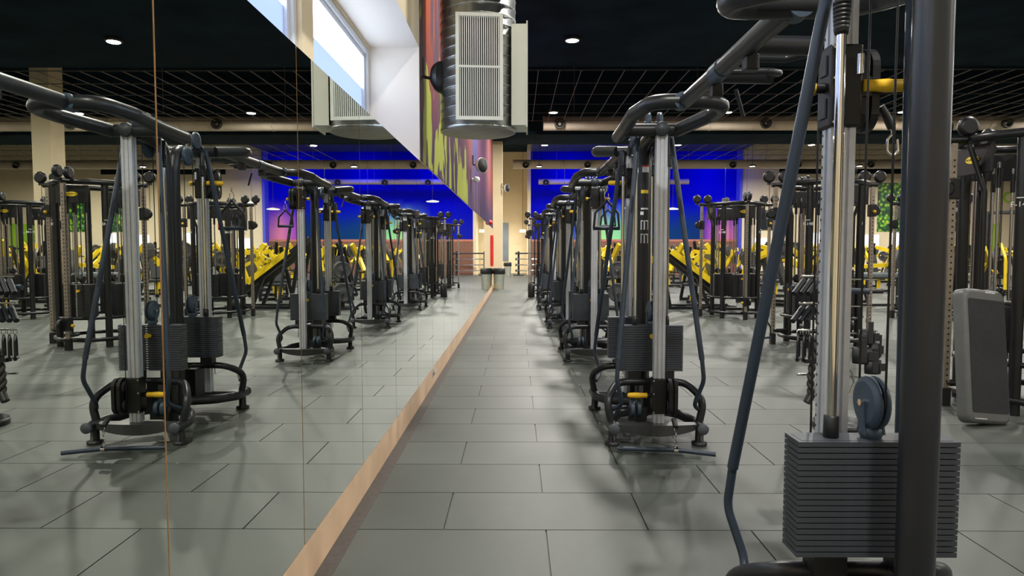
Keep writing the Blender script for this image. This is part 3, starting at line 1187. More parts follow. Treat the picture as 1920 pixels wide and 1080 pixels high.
# bowed front cross bar
cbm = MB()
N = 10
rings = []
for i in range(N + 1):
    u = -.29 + .58 * i / N
    h = 0.018 + 0.022 * (1 - (u / .29) ** 2)
    v1 = .57 + .035 * (1 - (u / .29) ** 2)
    rings.append([V(u, .50, .155), V(u, v1, .155), V(u, v1 - .01, .155 - 2 * h), V(u, .50, .155 - 2 * h)])
cbm.quadring(rings, False)
cbm.ngon(rings[0][::-1])
cbm.ngon(rings[-1])
HALF.append(('cross_bar', M_(cbm, 'cross_bar', mat('graphite_steel', (0.055, 0.057, 0.060), 0.35)), (0, 0, 0), []))
# side skids with caps and foot pads
for s in (-1, 1):
    sk = MB().tube([V(s * .305, .63, .135), V(s * .31, .42, .135), V(s * .22, .22, .15), V(s * .06, .12, .16)], 0.036, 16, bend=0.16, nb=6)
    cp = MB().lathe(V(s * .305, .63, .135), [(0.001, -0.008), (0.034, -0.006), (0.039, 0.0), (0.039, 0.012)], 22, 'y')
    ft = MB().lathe(V(s * .305, .53, 0), [(0.052, 0.0), (0.055, 0.022), (0.030, 0.030), (0.028, 0.12)], 20)
    HALF.append(('skid', M_(sk, 'skid', M_FRAME), (0, 0, 0), [('end_cap', M_(cp, 'end_cap', mat('grey_cap', (0.06, 0.07, 0.085), 0.5))), ('foot_pad', M_(ft, 'foot_pad', M_BLACK))]))
    # A tubes
    a1 = MB().tube([V(s * .115, .36, 2.19), V(s * .285, .64, .62)], 0.0185, 14)
    a2 = MB().tube([V(s * .285, .64, .62), V(s * .297, .655, .48), V(s * .245, .60, .30), V(s * .325, .50, .24)][:3] + [V(s * .30, .51, .25)], 0.0150, 12, bend=0.14, nb=7)
    HALF.append(('side_tube', M_(a1, 'side_tube', M_TUBE), (0, 0, 0), [('lower_bend', M_(a2, 'lower_bend', M_TUBE))]))
# head: straight bar + hub
hb = MB().cyl(V(-.24, .50, 2.195), V(.14, .50, 2.195), 0.044, 18)
hc = MB().lathe(V(.015, .50, 2.195), [(0.001, -0.062), (0.046, -0.058), (0.050, -0.05), (0.050, 0.05)], 22, 'y')
HALF.append(('head_bar', M_(hb, 'head_bar', M_FRAME), (0, 0, 0), [('hub', M_(hc, 'hub', M_HUB))]))
# pull up loop
LOOP = [V(-.235, .22, 2.195), V(-.24, .62, 2.205), V(-.235, .86, 2.23), V(-.17, 1.12, 2.25), V(.17, 1.14, 2.25), V(.275, 1.06, 2.24), V(.27, .86, 2.23), V(.13, .50, 2.195)]
lp = MB().tube(LOOP, 0.046, 18, bend=0.13, nb=7)
LOOPR = [(p[0], p[1] if -p[1] < .55 else -(.55 + (-p[1] - .55) * .56), p[2]) for p in LOOP]
lpr = M_(MB().tube(LOOPR, 0.046, 18, bend=0.10, nb=7), 'pull_up_loop', M_FRAME)
cpr = M_(MB().cyl(V(0, .84, 2.25), V(0, .92, 2.25), 0.050, 20), 'beam_collar', M_PULLEY)
lc = MB().lathe(V(-.235, .215, 2.195), [(0.001, 0.012), (0.042, 0.01), (0.048, 0.0), (0.048, -0.012)], 20, 'y')
HALF.append(('pull_up_loop', M_(lp, 'pull_up_loop', M_FRAME), (0, 0, 0), [('end_cap', M_(lc, 'end_cap', M_HUB))]))
sb_ = MB().cyl(V(0, 1.09, 2.25), V(0, 1.17, 2.25), 0.050, 20)
HALF.append(('beam_collar', M_(sb_, 'beam_collar', M_PULLEY), (0, 0, 0), []))
# head pulleys
for (u, v, z, r) in ((-.05, .38, 2.27, .07), (.03, .38, 2.27, .07), (.035, .22, 2.12, .075)):
    p_ = MB()
    p_.lathe(V(u, v, z), [(r - .012, -0.014), (r, -0.010), (r, -0.004), (r - .01, 0.0), (r, 0.004), (r, 0.010), (r - .012, 0.014)], 24, 'x')
    a_ = MB().cyl(V(u - .03, v, z), V(u + .03, v, z), 0.009, 8)
    a_.box(u - .006, u + .006, -v - .015, -v + .015, min(z, 2.24), max(z, 2.24))
    HALF.append(('head_pulley', M_(p_, 'head_pulley', M_PULLEY), (0, 0, 0), [('axle', M_(a_, 'axle', M_STEELROD))]))
# low pulleys and base block
bb = MB()
bb.box(-.06, .06, -.36, -.2, .17, .40)
HALF.append(('base_block', M_(bb, 'base_block', M_BLACK), (0, 0, 0), []))
p_ = MB()
for u in (-.11, -.155):
    p_.lathe(V(u, .45, .24), [(0.045, -0.014), (0.062, -0.010), (0.054, 0.0), (0.062, 0.010), (0.045, 0.014)], 20, 'x')
HALF.append(('low_pulley', M_(p_, 'low_pulley', M_PULLEY), (0, 0, 0), [('bracket', M_(MB().box(-.18, -.05, -.46, -.44, .155, .25), 'bracket', M_FRAME))]))
# cable guard plate (dark round tube between the towers)
wl_ = MB().box(-0.028, 0.028, -0.1832, -0.1822, 1.98, 2.0)


def carriage(root, z, side, rear, both):
    """adjustable carriage on the rail; side=+1 puts the pulley housing on +u"""
    rz = PI if rear else 0.0
    y = -RV
    O = 0.02
    b = MB()
    b.box(-0.050 + O, 0.050 + O, y - 0.044, y + 0.044, z - 0.125, z + 0.125)
    body = b.build('carriage', M_BLACK, root, (0, 0, 0), rz, bevel=0.008)
    d = MB()
    for zz in (z + .065, z - .065):
        d.box(0.028, 0.06, y + 0.0445, y + 0.050, zz - .035, zz + .035)
        d.box(0.0705, 0.076, y - 0.02, y + 0.02, zz - .03, zz + .03)
    d.build('cover_panel', mat('charcoal_plastic', (0.03, 0.032, 0.038), 0.5), body)
    sc = MB()
    for zz in (z + .112, z - .112, z + .02):
        sc.cyl((0.058, y + 0.045, zz), (0.058, y + 0.052, zz), 0.006, 8)
        sc.cyl((-0.022, y - 0.045, zz), (-0.022, y - 0.052, zz), 0.006, 8)
    sc.build('screw', M_CHROME, body)
    # capsule housing
    cap = MB()
    uc = O + side * 0.084
    out = []
    for i in range(13):
        a = PI * i / 12
        out.append((-0.065 * math.cos(a) + y - 0.045, 0.065 + 0.065 * math.sin(a) + z))
    for i in range(13):
        a = PI * i / 12
        out.append((0.065 * math.cos(a) + y - 0.045, -0.065 - 0.065 * math.sin(a) + z))
    cap.prism(out, 'x', uc - 0.030, uc - 0.006)
    cap.prism(out, 'x', uc + 0.006, uc + 0.030)
    cap.box(uc - 0.006, uc + 0.006, y - 0.09, y - 0.0, z - 0.10, z + 0.10)
    cap.box(min(0, uc), max(0, uc), y - 0.03, y + 0.03, z - 0.03, z + 0.03)
    cap.build('pulley_housing', M_BLACK, root, (0, 0, 0), rz)
    wh = MB()
    for zz in (z + .065, z - .065):
        wh.lathe((uc, y - 0.045, zz), [(0.001, 0.034), (0.036, 0.033), (0.038, 0.030)], 16, 'x')
        wh.lathe((uc, y - 0.045, zz), [(0.038, -0.030), (0.036, -0.033), (0.001, -0.034)], 16, 'x')
    wh.build('pulley_wheel', mat('dark_grey_wheel', (0.03, 0.03, 0.036), 0.35), root, (0, 0, 0), rz)
    for sgn in ((-side, side) if both else (-side,)):
        ln = 0.137
        if sgn != side:
            u0, yy = O + 0.05 * sgn, y
            MB().cyl((u0, y, z), (u0 + sgn * 0.03, y, z), 0.016, 14).build('handle_stub', M_BLACK, root, (0, 0, 0), rz)
            u0 += sgn * 0.03
            if both:
                ln = 0.03
        else:
            u0, yy = O + 0.055 * sgn, y + 0.035
        g = MB()
        g.lathe((u0, yy, z), [(0.0185, 0.0), (0.0175, sgn * ln * .22), (0.0205, sgn * ln * .5), (0.0185, sgn * ln * .9), (0.012, sgn * ln)], 18, 'x')
        g.build('yellow_grip', M_YEL, root, (0, 0, 0), rz)
    pp = MB()
    pp.cyl((-0.015, y + 0.05, z + 0.03), (-0.015, y + 0.05, z + 0.09), 0.012, 12)
    pp.build('plunger', M_CHROME, root, (0, 0, 0), rz)


def carabiner(root, p, ln=0.09, rz=0.0):
    x, y, z = p
    c = MB()
    c.tube([(x, y, z), (x - 0.018, y, z - 0.02), (x - 0.018, y, z - ln + 0.015), (x, y, z - ln), (x + 0.018, y, z - ln + 0.015), (x + 0.014, y, z - 0.02)], 0.0042, 8, bend=0.012, close=False)
    c.tube([(x, y, z + 0.03), (x, y, z)], 0.007, 8)
    return c.build('carabiner', M_CHROME, root, (0, 0, 0), rz)


def station(cx, cy, halves, cars, label, plates=True):
    t = thing('cable_station', label, 'cable machine', (cx, cy, 0), 0, 'twin cable stations in a row along the aisle')
    for rear in halves:
        rz = PI if rear else 0.0
        for (nm, me, loc, subs) in HALF:
            if rear and nm == 'pull_up_loop':
                me = lpr
            if rear and nm == 'beam_collar':
                me = cpr
            o = put(nm, me, t, loc, rz)
            for (sn, sm) in subs:
                put(sn, sm, o)
        for z in PLATE_Z:
            yy = -SV if not rear else SV
            put('weight_plate', plate_me, t, (0, yy, z), rz)
    for (z, side, rear, both) in cars:
        carriage(t, z, side, rear, both)
    return t


def XC(y):
    return 1.045 - 0.013 * y


C1, SP = 1.61, 3.55
STY = [C1 + SP * i for i in range(5)]
st = []
st.append(station(XC(STY[0]), STY[0], (True,), [(1.865, -1, True, True)], 'nearest cable station with its rear tower and weight stack close to the camera'))
st.append(station(XC(STY[1]), STY[1], (False, True), [(0.345, 1, False, False), (1.93, 1, True, True)], 'second cable station, its front carriage low with a straight bar on the floor'))
st.append(station(XC(STY[2]), STY[2], (False, True), [(2.00, 1, False, True), (1.9, 1, True, True)], 'third cable station, front carriage raised to the top of the rail'))
st.append(station(XC(STY[3]), STY[3], (False, True), [(1.97, 1, False, True), (1.9, 1, True, True)], 'fourth cable station, fourth tower pair along the mirror aisle'))
st.append(station(XC(STY[4]), STY[4], (False, True), [(1.94, 1, False, True), (1.8, 1, True, True)], 'fifth and farthest cable station, before the multi stations'))


# stickers on the columns of the two nearest complete towers
def stickers(t, rear):
    rz = PI if rear else 0.0
    for o in (1,):
        def patch(name, a0, a1, z0, z1, m, r=0.0476):
            p = MB()
            n = 8
            ri = []
            for z in (z0, z1):
                ri.append([(r * math.sin(a0 + (a1 - a0) * k / n), -.13 - r * math.cos(a0 + (a1 - a0) * k / n), z) for k in range(n + 1)])
            b = len(p.v)
            for rr in ri:
                p.v += [(q[0] - .03, q[1] + .01, q[2]) for q in rr]
            for k in range(n):
                p.f.append((b + k, b + k + 1, b + n + 2 + k, b + n + 1 + k))
                p.s.append(True)
            return p.build(name, m, t, (0, 0, 0), rz)
        A = math.radians
        patch('warning_sticker', A(-20), A(45), 1.945, 1.985, M_WHITE)
        patch('warning_stripe', A(-20), A(45), 1.985, 1.997, M_RED, 0.0478)
        patch('brand_mark', A(-30), A(40), 1.79, 1.815, M_PRINTY)
        patch('white_text', A(-30), A(40), 1.67, 1.682, M_WHITE)
        patch('white_text', A(-35), A(-5), 1.63, 1.655, M_WHITE)
        for zz in (1.52, 1.42):
            for (a, b2) in ((A(-30), A(-22)), (A(-3), A(9)), (A(34), A(42))):
                patch('pictogram', a, b2, zz, zz + 0.07, M_WHITE)
            patch('pictogram', A(-26), A(-10), zz + 0.062, zz + 0.07, M_WHITE)
            patch('pictogram', A(14), A(38), zz + 0.062, zz + 0.07, M_WHITE)


stickers(st[1], False)

# overhead crossover beams between the stations
def beam(i):
    a, b = STY[i] + .90, STY[i + 1] - 1.15
    xa, xb = XC(STY[i]), XC(STY[i + 1])
    L = b - a
    t = thing('crossover_beam', ('overhead beam with foam grips from the nearest cable station to the second', 'overhead beam between the second and third cable stations',
                                 'overhead beam between the third and fourth cable stations', 'overhead beam between the fourth and fifth cable stations')[i], 'beam', ((xa + xb) / 2, a, 2.25), 0, 'overhead crossover beams')
    MB().cyl((0, 0.0, 0), (0, L, 0), 0.044, 20).build('beam_tube', M_FRAME, t)
    MB().cyl((0, L * .52, 0), (0, L * .60, 0), 0.048, 20).build('collar', M_PULLEY, t)
    for q, y in enumerate((L * 0.33, L * 0.67)):
        d = 1 if q == 0 else -1
        g = MB().cyl((0.02, y, 0.02), (0.325, y + 0.02, 0.02), 0.041, 18)
        gr = g.build('foam_grip', M_FRAME, t)
        MB().tube([(0.02, y + d * 0.13, 0.0), (0.25, y + d * 0.15, 0.0), (0.335, y + d * 0.08, 0.01), (0.30, y + d * 0.02, 0.02)], 0.018, 10, bend=0.05).build('grip_loop', M_FRAME, gr)
        MB().box(-0.005, 0.055, y - 0.05, y + 0.01, -0.10, -0.03).build('clamp', M_BLACK, t, bevel=0.006)
    MB().tube([(0.10, L * .60, -0.08), (0.16, L * .60 + 0.06, -0.2)], 0.010, 8).build('support_pin', M_FRAME, t)


for i in range(4):
    beam(i)

# straight bar on the floor clipped to station 2
sx, sy = XC(STY[1]), STY[1]
bt = thing('straight_lat_bar', 'dark straight bar lying on the floor clipped to the second cable station', 'bar', (sx + 0.075, sy - 0.80, 0))
MB().tube([(-.37, 0.08, .030), (.0, 0.0, .045), (.25, -0.05, .030)], 0.0155, 12, bend=0.1).build('bar', M_TUBE, bt)
MB().cyl((-.014, 0, .045), (.014, 0, .045), 0.021, 14).build('centre_sleeve', M_CHROME, bt)
ch = MB()
for i in range(4):
    z = 0.075 + i * 0.036
    if i % 2:
        ch.tube([(-.012, 0, z), (0, 0, z + .02), (.012, 0, z), (0, 0, z - .02)], 0.0035, 6, close=True)
    else:
        ch.tube([(0, -.012, z), (0, 0, z + .02), (0, .012, z), (0, 0, z - .02)], 0.0035, 6, close=True)
ch.build('swivel_chain', M_CHROME, bt)
MB().cyl((0, 0, .195), (0, 0.06, .235), 0.018, 12).build('rubber_stop', M_BLACK, bt)

# carabiner with strap below the near carriage, triangle handle on station 2 rear
cs = thing('carabiner_clip', 'chrome carabiner hanging from the top carriage of the nearest cable station', 'carabiner', (XC(STY[0]) + 0.095 + 0.065, STY[0] + RV + 0.10, 1.83))
MB().tube([(0, 0, 0), (0.02, 0.0, -0.03), (0.04, 0, -0.07)], 0.013, 10, bend=0.03).build('rubber_ball', M_BLACK, cs)
carabiner(cs, (0.045, 0, -0.085), 0.075)


def triangle_handle(loc, label, sc=1.0, rz=0.0):
    t = thing('triangle_handle', label, 'cable handle', loc, rz)
    MB().tube([(0, 0, 0), (-0.09 * sc, 0, -0.10 * sc), (-0.10 * sc, 0, -0.22 * sc)], 0.010, 8, bend=0.03).build('strap', M_BLACK, t)
    MB().tube([(0, 0, 0), (0.09 * sc, 0, -0.10 * sc), (0.10 * sc, 0, -0.22 * sc)], 0.010, 8, bend=0.03).build('strap', M_BLACK, t)
    MB().cyl((-0.105 * sc, 0, -0.22 * sc), (0.105 * sc, 0, -0.22 * sc), 0.016, 12).build('grip', M_TUBE, t)
    carabiner(t, (0, 0, 0.08), 0.08)
    return t


triangle_handle((XC(STY[1]) - 0.20, STY[1] + RV + 0.15, 1.80), 'black triangle handle hanging from the rear tower of the second cable station', 1.1)
triangle_handle((XC(STY[2]) + 0.17, STY[2] - RV - 0.12, 1.86), 'small black handle hanging from the third cable station', 0.9)

# ------------------------------------------------------------------ multi-station towers (round, four arms)
RING_H = 2.32


def multi_station(loc, rz, label, rich=True):
    t = thing('multi_station', label, 'cable machine', loc, rz, 'round multi station towers')
    # ring
    pts = []
    for i in range(4):
        a = i * PI / 2
        ca, sa = math.cos(a), math.sin(a)
        for (u, v) in ((0.56, -0.20), (0.56, 0.20)):
            pts.append((u * ca - v * sa, u * sa + v * ca, RING_H))
    ring = []
    n = len(pts)
    for i in range(n):
        a, b, c = Vector(pts[i - 1]), Vector(pts[i]), Vector(pts[(i + 1) % n])
        for s in (0, .5, 1):
            p0 = b + (a - b).normalized() * 0.1
            p2 = b + (c - b).normalized() * 0.1
            ring.append(p0 * (1 - s) ** 2 + b * 2 * s * (1 - s) + p2 * s * s)
    MB().tube(ring, 0.038, 14, close=True).build('top_ring', M_BLK2, t)
    lowr = [Vector((p.x * 0.93, p.y * 0.93, 0.42)) for p in ring]
    MB().tube(lowr, 0.024, 10, close=True).build('mid_ring', M_BLK2, t)
    lowr = [Vector((p.x * 0.98, p.y * 0.98, 0.12)) for p in ring]
    MB().tube(lowr, 0.030, 10, close=True).build('base_ring', M_BLK2, t)
    for i in range(4):
        a = i * PI / 2
        Mx = Matrix.Rotation(a, 4, 'Z')

        def P(mb, name, m, parent=None, **k):
            mb.v = [tuple(Mx @ Vector(p)) for p in mb.v]
            return mb.build(name, m, parent or t, **k)
        # corner post at the ring corner
        pa = PI / 4
        px, py = 0.50 * math.cos(pa), 0.50 * math.sin(pa)
        P(MB().tube([(px, py, 0.0), (px, py, RING_H - 0.02)], 0.046, 16), 'corner_post', M_BLK2)
        tx = MB()
        tx.box(-0.0005, 0.0005, 0, 0, 0, 0)
        # arm, rail, foot
        P(MB().tube([(0.50, 0, RING_H), (0.76, 0, RING_H)], 0.036, 14), 'arm', M_BLK2)
        rl = MB().box(0.675, 0.725, -0.025, 0.025, 0.10, RING_H - 0.03)
        ro = P(rl, 'perforated_rail', M_RAILJ)
        hl = MB()
        for k in range(38):
            z = 0.22 + k * 0.052
            hl.cyl((0.7255, 0, z), (0.7262, 0, z), 0.009, 8)
            hl.cyl((0.70, -0.0262, z), (0.70, -0.0255, z), 0.009, 8)
            hl.cyl((0.70, 0.0255, z), (0.70, 0.0262, z), 0.009, 8)
        P(hl, 'holes', M_DARK, ro)
        P(MB().box(0.665, 0.735, -0.035, 0.035, 0.0, 0.16), 'foot_sleeve', M_BLACK)
        P(MB().tube([(0.70, 0, 0.20), (0.50, 0, 0.20)], 0.030, 10), 'foot_tube', M_BLK2)
        # discs on the arm
        for rr in (0.58, 0.80):
            z = RING_H + 0.115
            d = MB().lathe((rr, 0, z), [(0.060, -0.035), (0.082, -0.025), (0.088, 0.0), (0.082, 0.025), (0.060, 0.035)], 22, 'y')
            dd = P(d, 'top_pulley', M_BLACK)
            P(MB().bar((rr, 0, RING_H), (rr, 0, z), 0.05, 0.03), 'bracket', M_BLK2, dd)
        # carriage
        zc = (0.36, 1.95, 0.40, 1.90)[i]
        P(MB().box(0.65, 0.75, -0.045, 0.045, zc - .09, zc + .09), 'carriage', M_BLACK, bevel=0.01)
        P(MB().lathe((0.78, 0.05, zc), [(0.05, -0.02), (0.07, -0.012), (0.07, 0.012), (0.05, 0.02)], 18, 'y'), 'carriage_pulley', M_BLACK)
        P(MB().lathe((0.70, -0.05, zc - .02), [(0.022, 0.0), (0.022, -0.03), (0.001, -0.034)], 12, 'y'), 'yellow_knob', M_YEL)
        # bent brace from arm to the post foot
        P(MB().tube([(0.60, 0.06, RING_H - .05), (0.50, 0.12, RING_H - .45), (0.50, 0.12, 0.15)], 0.022, 10, bend=0.12), 'bent_brace', M_BLK2)
        # name board
        P(MB().box(0.50, 0.53, -0.23, 0.23, RING_H - 0.30, RING_H - 0.05), 'fascia', M_BLACK, bevel=0.01)
        # guide rods + cables
        for s in (-1, 1):
            g = P(MB().cyl((0.36, s * 0.09, 0.90), (0.36, s * 0.09, RING_H - 0.2), 0.013, 10), 'guide_rod', M_STEELROD)
            P(MB().cyl((0.36, s * 0.09, RING_H - 0.42), (0.36, s * 0.09, RING_H - 0.25), 0.02, 10), 'sleeve', M_BLACK, g)
        cbm = MB().cyl((0.36, 0, 0.95), (0.36, 0, RING_H - .2), 0.004, 5)
        cbm.cyl((0.79, 0.0, zc), (0.79, 0.0, RING_H + .1), 0.004, 5)
        cbm.cyl((0.46, -0.06, 0.5), (0.46, -0.06, RING_H - .2), 0.004, 5)
        P(cbm, 'cable', M_BLACK)
        # stack
        stk = MB()
        for k in range(19):
            stk.box(0.27, 0.45, -0.16, 0.16, 0.44 + k * 0.0235, 0.44 + k * 0.0235 + 0.021)
        stk.box(0.285, 0.435, -0.15, 0.15, 0.42, 0.89)
        so = P(stk, 'weight_stack', mat('black_iron_stack', (0.018, 0.019, 0.022), 0.4))
        dots = MB()
        for k in range(19):
            dots.box(0.4505, 0.4515, 0.03, 0.042, 0.447 + k * 0.0235, 0.457 + k * 0.0235)
        P(dots, 'number_strip', M_WHITE, so)
        P(MB().cyl((0.45, 0.0, 0.80), (0.485, 0.0, 0.80), 0.018, 12), 'selector_pin', M_YEL, so)
        P(MB().lathe((0.36, 0, 0.965), [(0.045, -0.02), (0.06, -0.012), (0.06, 0.012), (0.045, 0.02)], 18, 'y'), 'stack_pulley', M_BLACK)
    return t


ms0 = multi_station((4.45, 9.75, 0), math.radians(-90), 'black round multi station tower behind the accessory stand')


def post_text(t, body):
    """white number lettering wrapped flat on the corner post facing the aisle"""
    for i in range(4):
        pa = PI / 4 + i * PI / 2
        x, y = 0.547 * math.cos(pa), 0.547 * math.sin(pa)
        if i in (0, 1, 2, 3):
            text('post_number', body, 0.062, M_WHITE, t, (x, y, 1.74), (PI / 2, 0, pa + PI / 2), 0.0008)
            o = MB().box(-0.03, 0.03, -0.0006, 0.0006, -0.004, 0.004).build('post_number_bar', M_WHITE, t, (x, y, 1.795), pa + PI / 2)


post_text(ms0, 'F-148')
for i in (0, 1, 2, 3):
    pa = i * PI / 2
    b_ = MB().lathe((0, 0, 0), [(0.001, 0.0), (0.085, 0.0), (0.085, 0.004)], 24, 'y')
    b_.v = [(x * 1.0, -y, z * 0.38) for x, y, z in b_.v]
    c, s = 0.5315 * math.cos(pa), 0.5315 * math.sin(pa)
    fb = b_.build('fascia_badge', M_PRINTY, ms0, (c, s, RING_H - 0.17), pa + PI / 2)
    text('badge_text', 'TECHNOGYM', 0.026, M_DARK, ms0, (0.5365 * math.cos(pa), 0.5365 * math.sin(pa), RING_H - 0.17), (PI / 2, 0, pa + PI / 2), 0.0005)
MS = [
    ((4.48, 5.86, 0), math.radians(-90), 'nearest black multi station tower, at the right edge behind the leaning step'),
    ((4.53, 13.9, 0), math.radians(-90), 'black round multi station tower in front of the yellow leg press'),
    ((8.35, 13.6, 0), math.radians(-90), 'black multi station tower deeper in the hall, right of the grey bench'),
    ((1.12, 19.7, 0), math.radians(-90), 'black multi station tower closing the row of cable stations'),
    ((1.15, 24.6, 0), math.radians(-90), 'black multi station tower behind the one closing the cable row'),
    ((9.2, 8.4, 0), math.radians(-90), 'black multi station tower beyond the nearest one, at the far right'),
]
for loc, rz, lb in MS:
    dup(ms0, loc, rz, lb)

# hanging items by the first multi station: two ab straps and handles at its foot
triangle_handle((3.46, 9.25, 0.42), 'black handle lying at the foot of the multi station behind the stand', 1.2, 0.6)
kb = thing('foam_roller', 'short black roller standing by the farthest multi station', 'roller', (0.42, 19.3, 0.02))
MB().lathe((0, 0, 0), [(0.09, 0.0), (0.10, 0.02), (0.10, 0.34), (0.09, 0.36)], 18).build('drum', M_BLACK, kb)
MB().cyl((0, 0, 0.36), (0, 0, 0.39), 0.03, 10).build('hub', M_BLACK, kb)

# ------------------------------------------------------------------ accessory stand
AX, AY = 2.50, 5.10
ac = thing('accessory_stand', 'black accessory stand with square post, cross bar and round tray', 'stand', (AX, AY, 0))
MB().box(-0.035, 0.035, -0.035, 0.035, 0.0, 1.22).build('post', M_BLACK, ac, bevel=0.004)
MB().cyl((-.42, -.04, 1.085), (.16, -.05, 1.055), 0.022, 14).build('cross_bar', M_TUBE, ac)
tr = MB()
tr.lathe((0, 0, 0), [(0.19, 0.0), (0.205, 0.004), (0.205, 0.05), (0.20, 0.05), (0.197, 0.008), (0.001, 0.006)], 36)
tr.build('tray', M_BLACK, ac)
for zz in (1.17, 0.965, 0.76, 0.42):
    MB().cyl((-0.36, -0.04, zz), (0.0, -0.03, zz), 0.008, 8).build('peg', M_CHROME, ac)
    MB().cyl((0.0, -0.03, zz - .02), (0.20, -0.08, zz - .02), 0.008, 8).build('peg', M_CHROME, ac)
MB().box(-0.05, 0.05, -0.05, 0.05, 1.22, 1.24).build('cap', M_CHROME, ac)


def angled_grip(loc, label, cat='handle'):
    g = thing('rotating_grip', label, cat, loc, 0, 'rotating grips on the stand pegs')
    MB().cyl((0, 0, 0), (-0.115, -0.10, -0.095), 0.020, 14).build('grip', M_FRAME, g)
    MB().tube([(0, 0, 0), (0.02, 0.0, 0.02), (0.0, 0.0, 0.035), (-0.02, 0, 0.02)], 0.004, 6, close=True).build('ring', M_CHROME, g)
    return g


for i in range(3):
    angled_grip((AX - 0.33 + i * 0.052, AY - 0.05, 1.17 - 0.03), 'grey grip on the upper peg of the accessory stand, %s from its tip' % ('first', 'second', 'third')[i])
    angled_grip((AX - 0.335 + i * 0.052, AY - 0.05, 0.965 - 0.03), 'grey grip on the second peg of the accessory stand, %s from its tip' % ('first', 'second', 'third')[i])
for i in range(3):
    x = AX - 0.36 + i * 0.045
    s = thing('stirrup_handle', 'black stirrup handle on the accessory stand, %s from its post' % ('farthest', 'middle one', 'nearest')[i], 'handle', (x, AY - 0.05, 0.72), math.radians(60), 'stirrup handles on the stand')
    MB().tube([(0, 0, 0), (-0.05, 0, -0.04), (-0.055, 0, -0.18), (0.055, 0, -0.18), (0.05, 0, -0.04), (0, 0, 0)], 0.008, 8, bend=0.02).build('strap', M_BLACK, s)
    MB().cyl((-0.05, 0, -0.18), (0.05, 0, -0.18), 0.015, 12).build('grip', M_FRAME, s)
    MB().tube([(0, 0.012, 0.01), (0, 0.012, 0.04), (0, -0.012, 0.04), (0, -0.012, 0.01)], 0.004, 6, close=True).build('ring', M_CHROME, s)
rp = thing('triceps_rope', 'black twisted rope hanging from the accessory stand beside the grips', 'rope', (AX - 0.235, AY - 0.09, -0.04))
for ph in (0, PI):
    hp = []
    for i in range(120):
        z = 0.98 - i * 0.0056
        a = ph + i * 0.30
        bx = 0.02 * math.sin(i * 0.05) - 0.03 * (i / 120)
        hp.append(Vector((bx + 0.013 * math.cos(a), 0.013 * math.sin(a), z)))
    MB().tube(hp, 0.0155, 8).build('strand', M_ROPE, rp)
MB().cyl((-0.035, 0, 0.32), (-0.075, -0.02, 0.26), 0.03, 14).build('rubber_end', M_BLACK, rp)
MB().box(-0.10, 0.0, -0.03, 0.03, 0.56, 0.59).build('rubber_collar', M_BLACK, rp)


def cuff(loc, rz, label, s=1.0):
    c = thing('ankle_cuff', label, 'ankle cuff', loc, rz, 'ankle cuffs on the stand')
    m = MB()
    R1, R2, h = 0.062 * s, 0.054 * s, 0.110 * s
    pts = []
    n = 20
    ro = [(R1 * math.cos(2 * PI * k / n), 0.6 * R1 * math.sin(2 * PI * k / n)) for k in range(n)]
    ri = [(R2 * math.cos(2 * PI * k / n), 0.6 * R2 * math.sin(2 * PI * k / n)) for k in range(n)]
    m.quadring([[(x, y, -h) for x, y in ri], [(x, y, -h) for x, y in ro], [(x * 1.06, y * 1.06, -h / 2) for x, y in ro], [(x, y, 0) for x, y in ro], [(x, y, 0) for x, y in ri]], True, True)
    m.build('cuff', M_PAD, c)
    MB().box(-0.022, 0.022, -0.6 * R1 - 0.006, -0.6 * R1, -h * .9, 0.065).build('strap', M_PAD, c, bevel=0.003)
    MB().box(R1 * .5, R1 * 1.25, -0.6 * R1 - 0.004, -0.6 * R1 + 0.004, -h * .75, -h * .2).build('flap', M_PAD, c, bevel=0.002)
    MB().tube([(-.02, -0.01, 0.06), (-.02, -0.01, 0.09), (.02, -0.01, 0.09), (.02, -0.01, 0.06)], 0.004, 6, close=True).build('buckle', M_CHROME, c)
    return c


cuff((AX + 0.13, AY - 0.10, 0.77), 0.2, 'black ankle cuff on the stand, uppermost of the bunch')
cuff((AX + 0.09, AY - 0.12, 0.64), -0.3, 'black ankle cuff on the stand, lower one against the post', 1.1)
cuff((AX + 0.20, AY - 0.08, 0.67), 0.8, 'black ankle cuff on the stand, hanging farthest from the post', 1.05)
cuff((AX + 0.16, AY - 0.14, 0.55), 0.0, 'black ankle cuff on the stand, lowest of the bunch', 0.95)
dh = thing('d_handle', 'small bent chrome handle low on the accessory stand post', 'handle', (AX + 0.0, AY - 0.05, 0.36))
MB().tube([(-.06, 0, .0), (-.02, -0.03, .08), (.03, -0.03, .10), (.07, 0, .0), (0.04, 0, -.08)], 0.008, 8, bend=0.03).build('frame', M_CHROME, dh)
MB().cyl((-.14, -0.02, -.03), (-.05, -0.02, 0.02), 0.018, 12).build('grip', M_BLACK, dh)

# ------------------------------------------------------------------ leaning step platform
sp = thing('aerobic_step', 'tall grey step platform with dark mat leaning against the multi station', 'step platform', (3.66, 5.17, 0.0), math.radians(14))
hw_, hh, th = 0.205, 0.53, 0.055


def rrect(w, h, r, n=6):
    o = []
    for (cx, cz, a0) in ((w - r, h - r, 0), (-w + r, h - r, PI / 2), (-w + r, -h + r, PI), (w - r, -h + r, 3 * PI / 2)):
        for k in range(n + 1):
            a = a0 + PI / 2 * k / n
            o.append((cx + r * math.cos(a), cz + r * math.sin(a)))
    return o


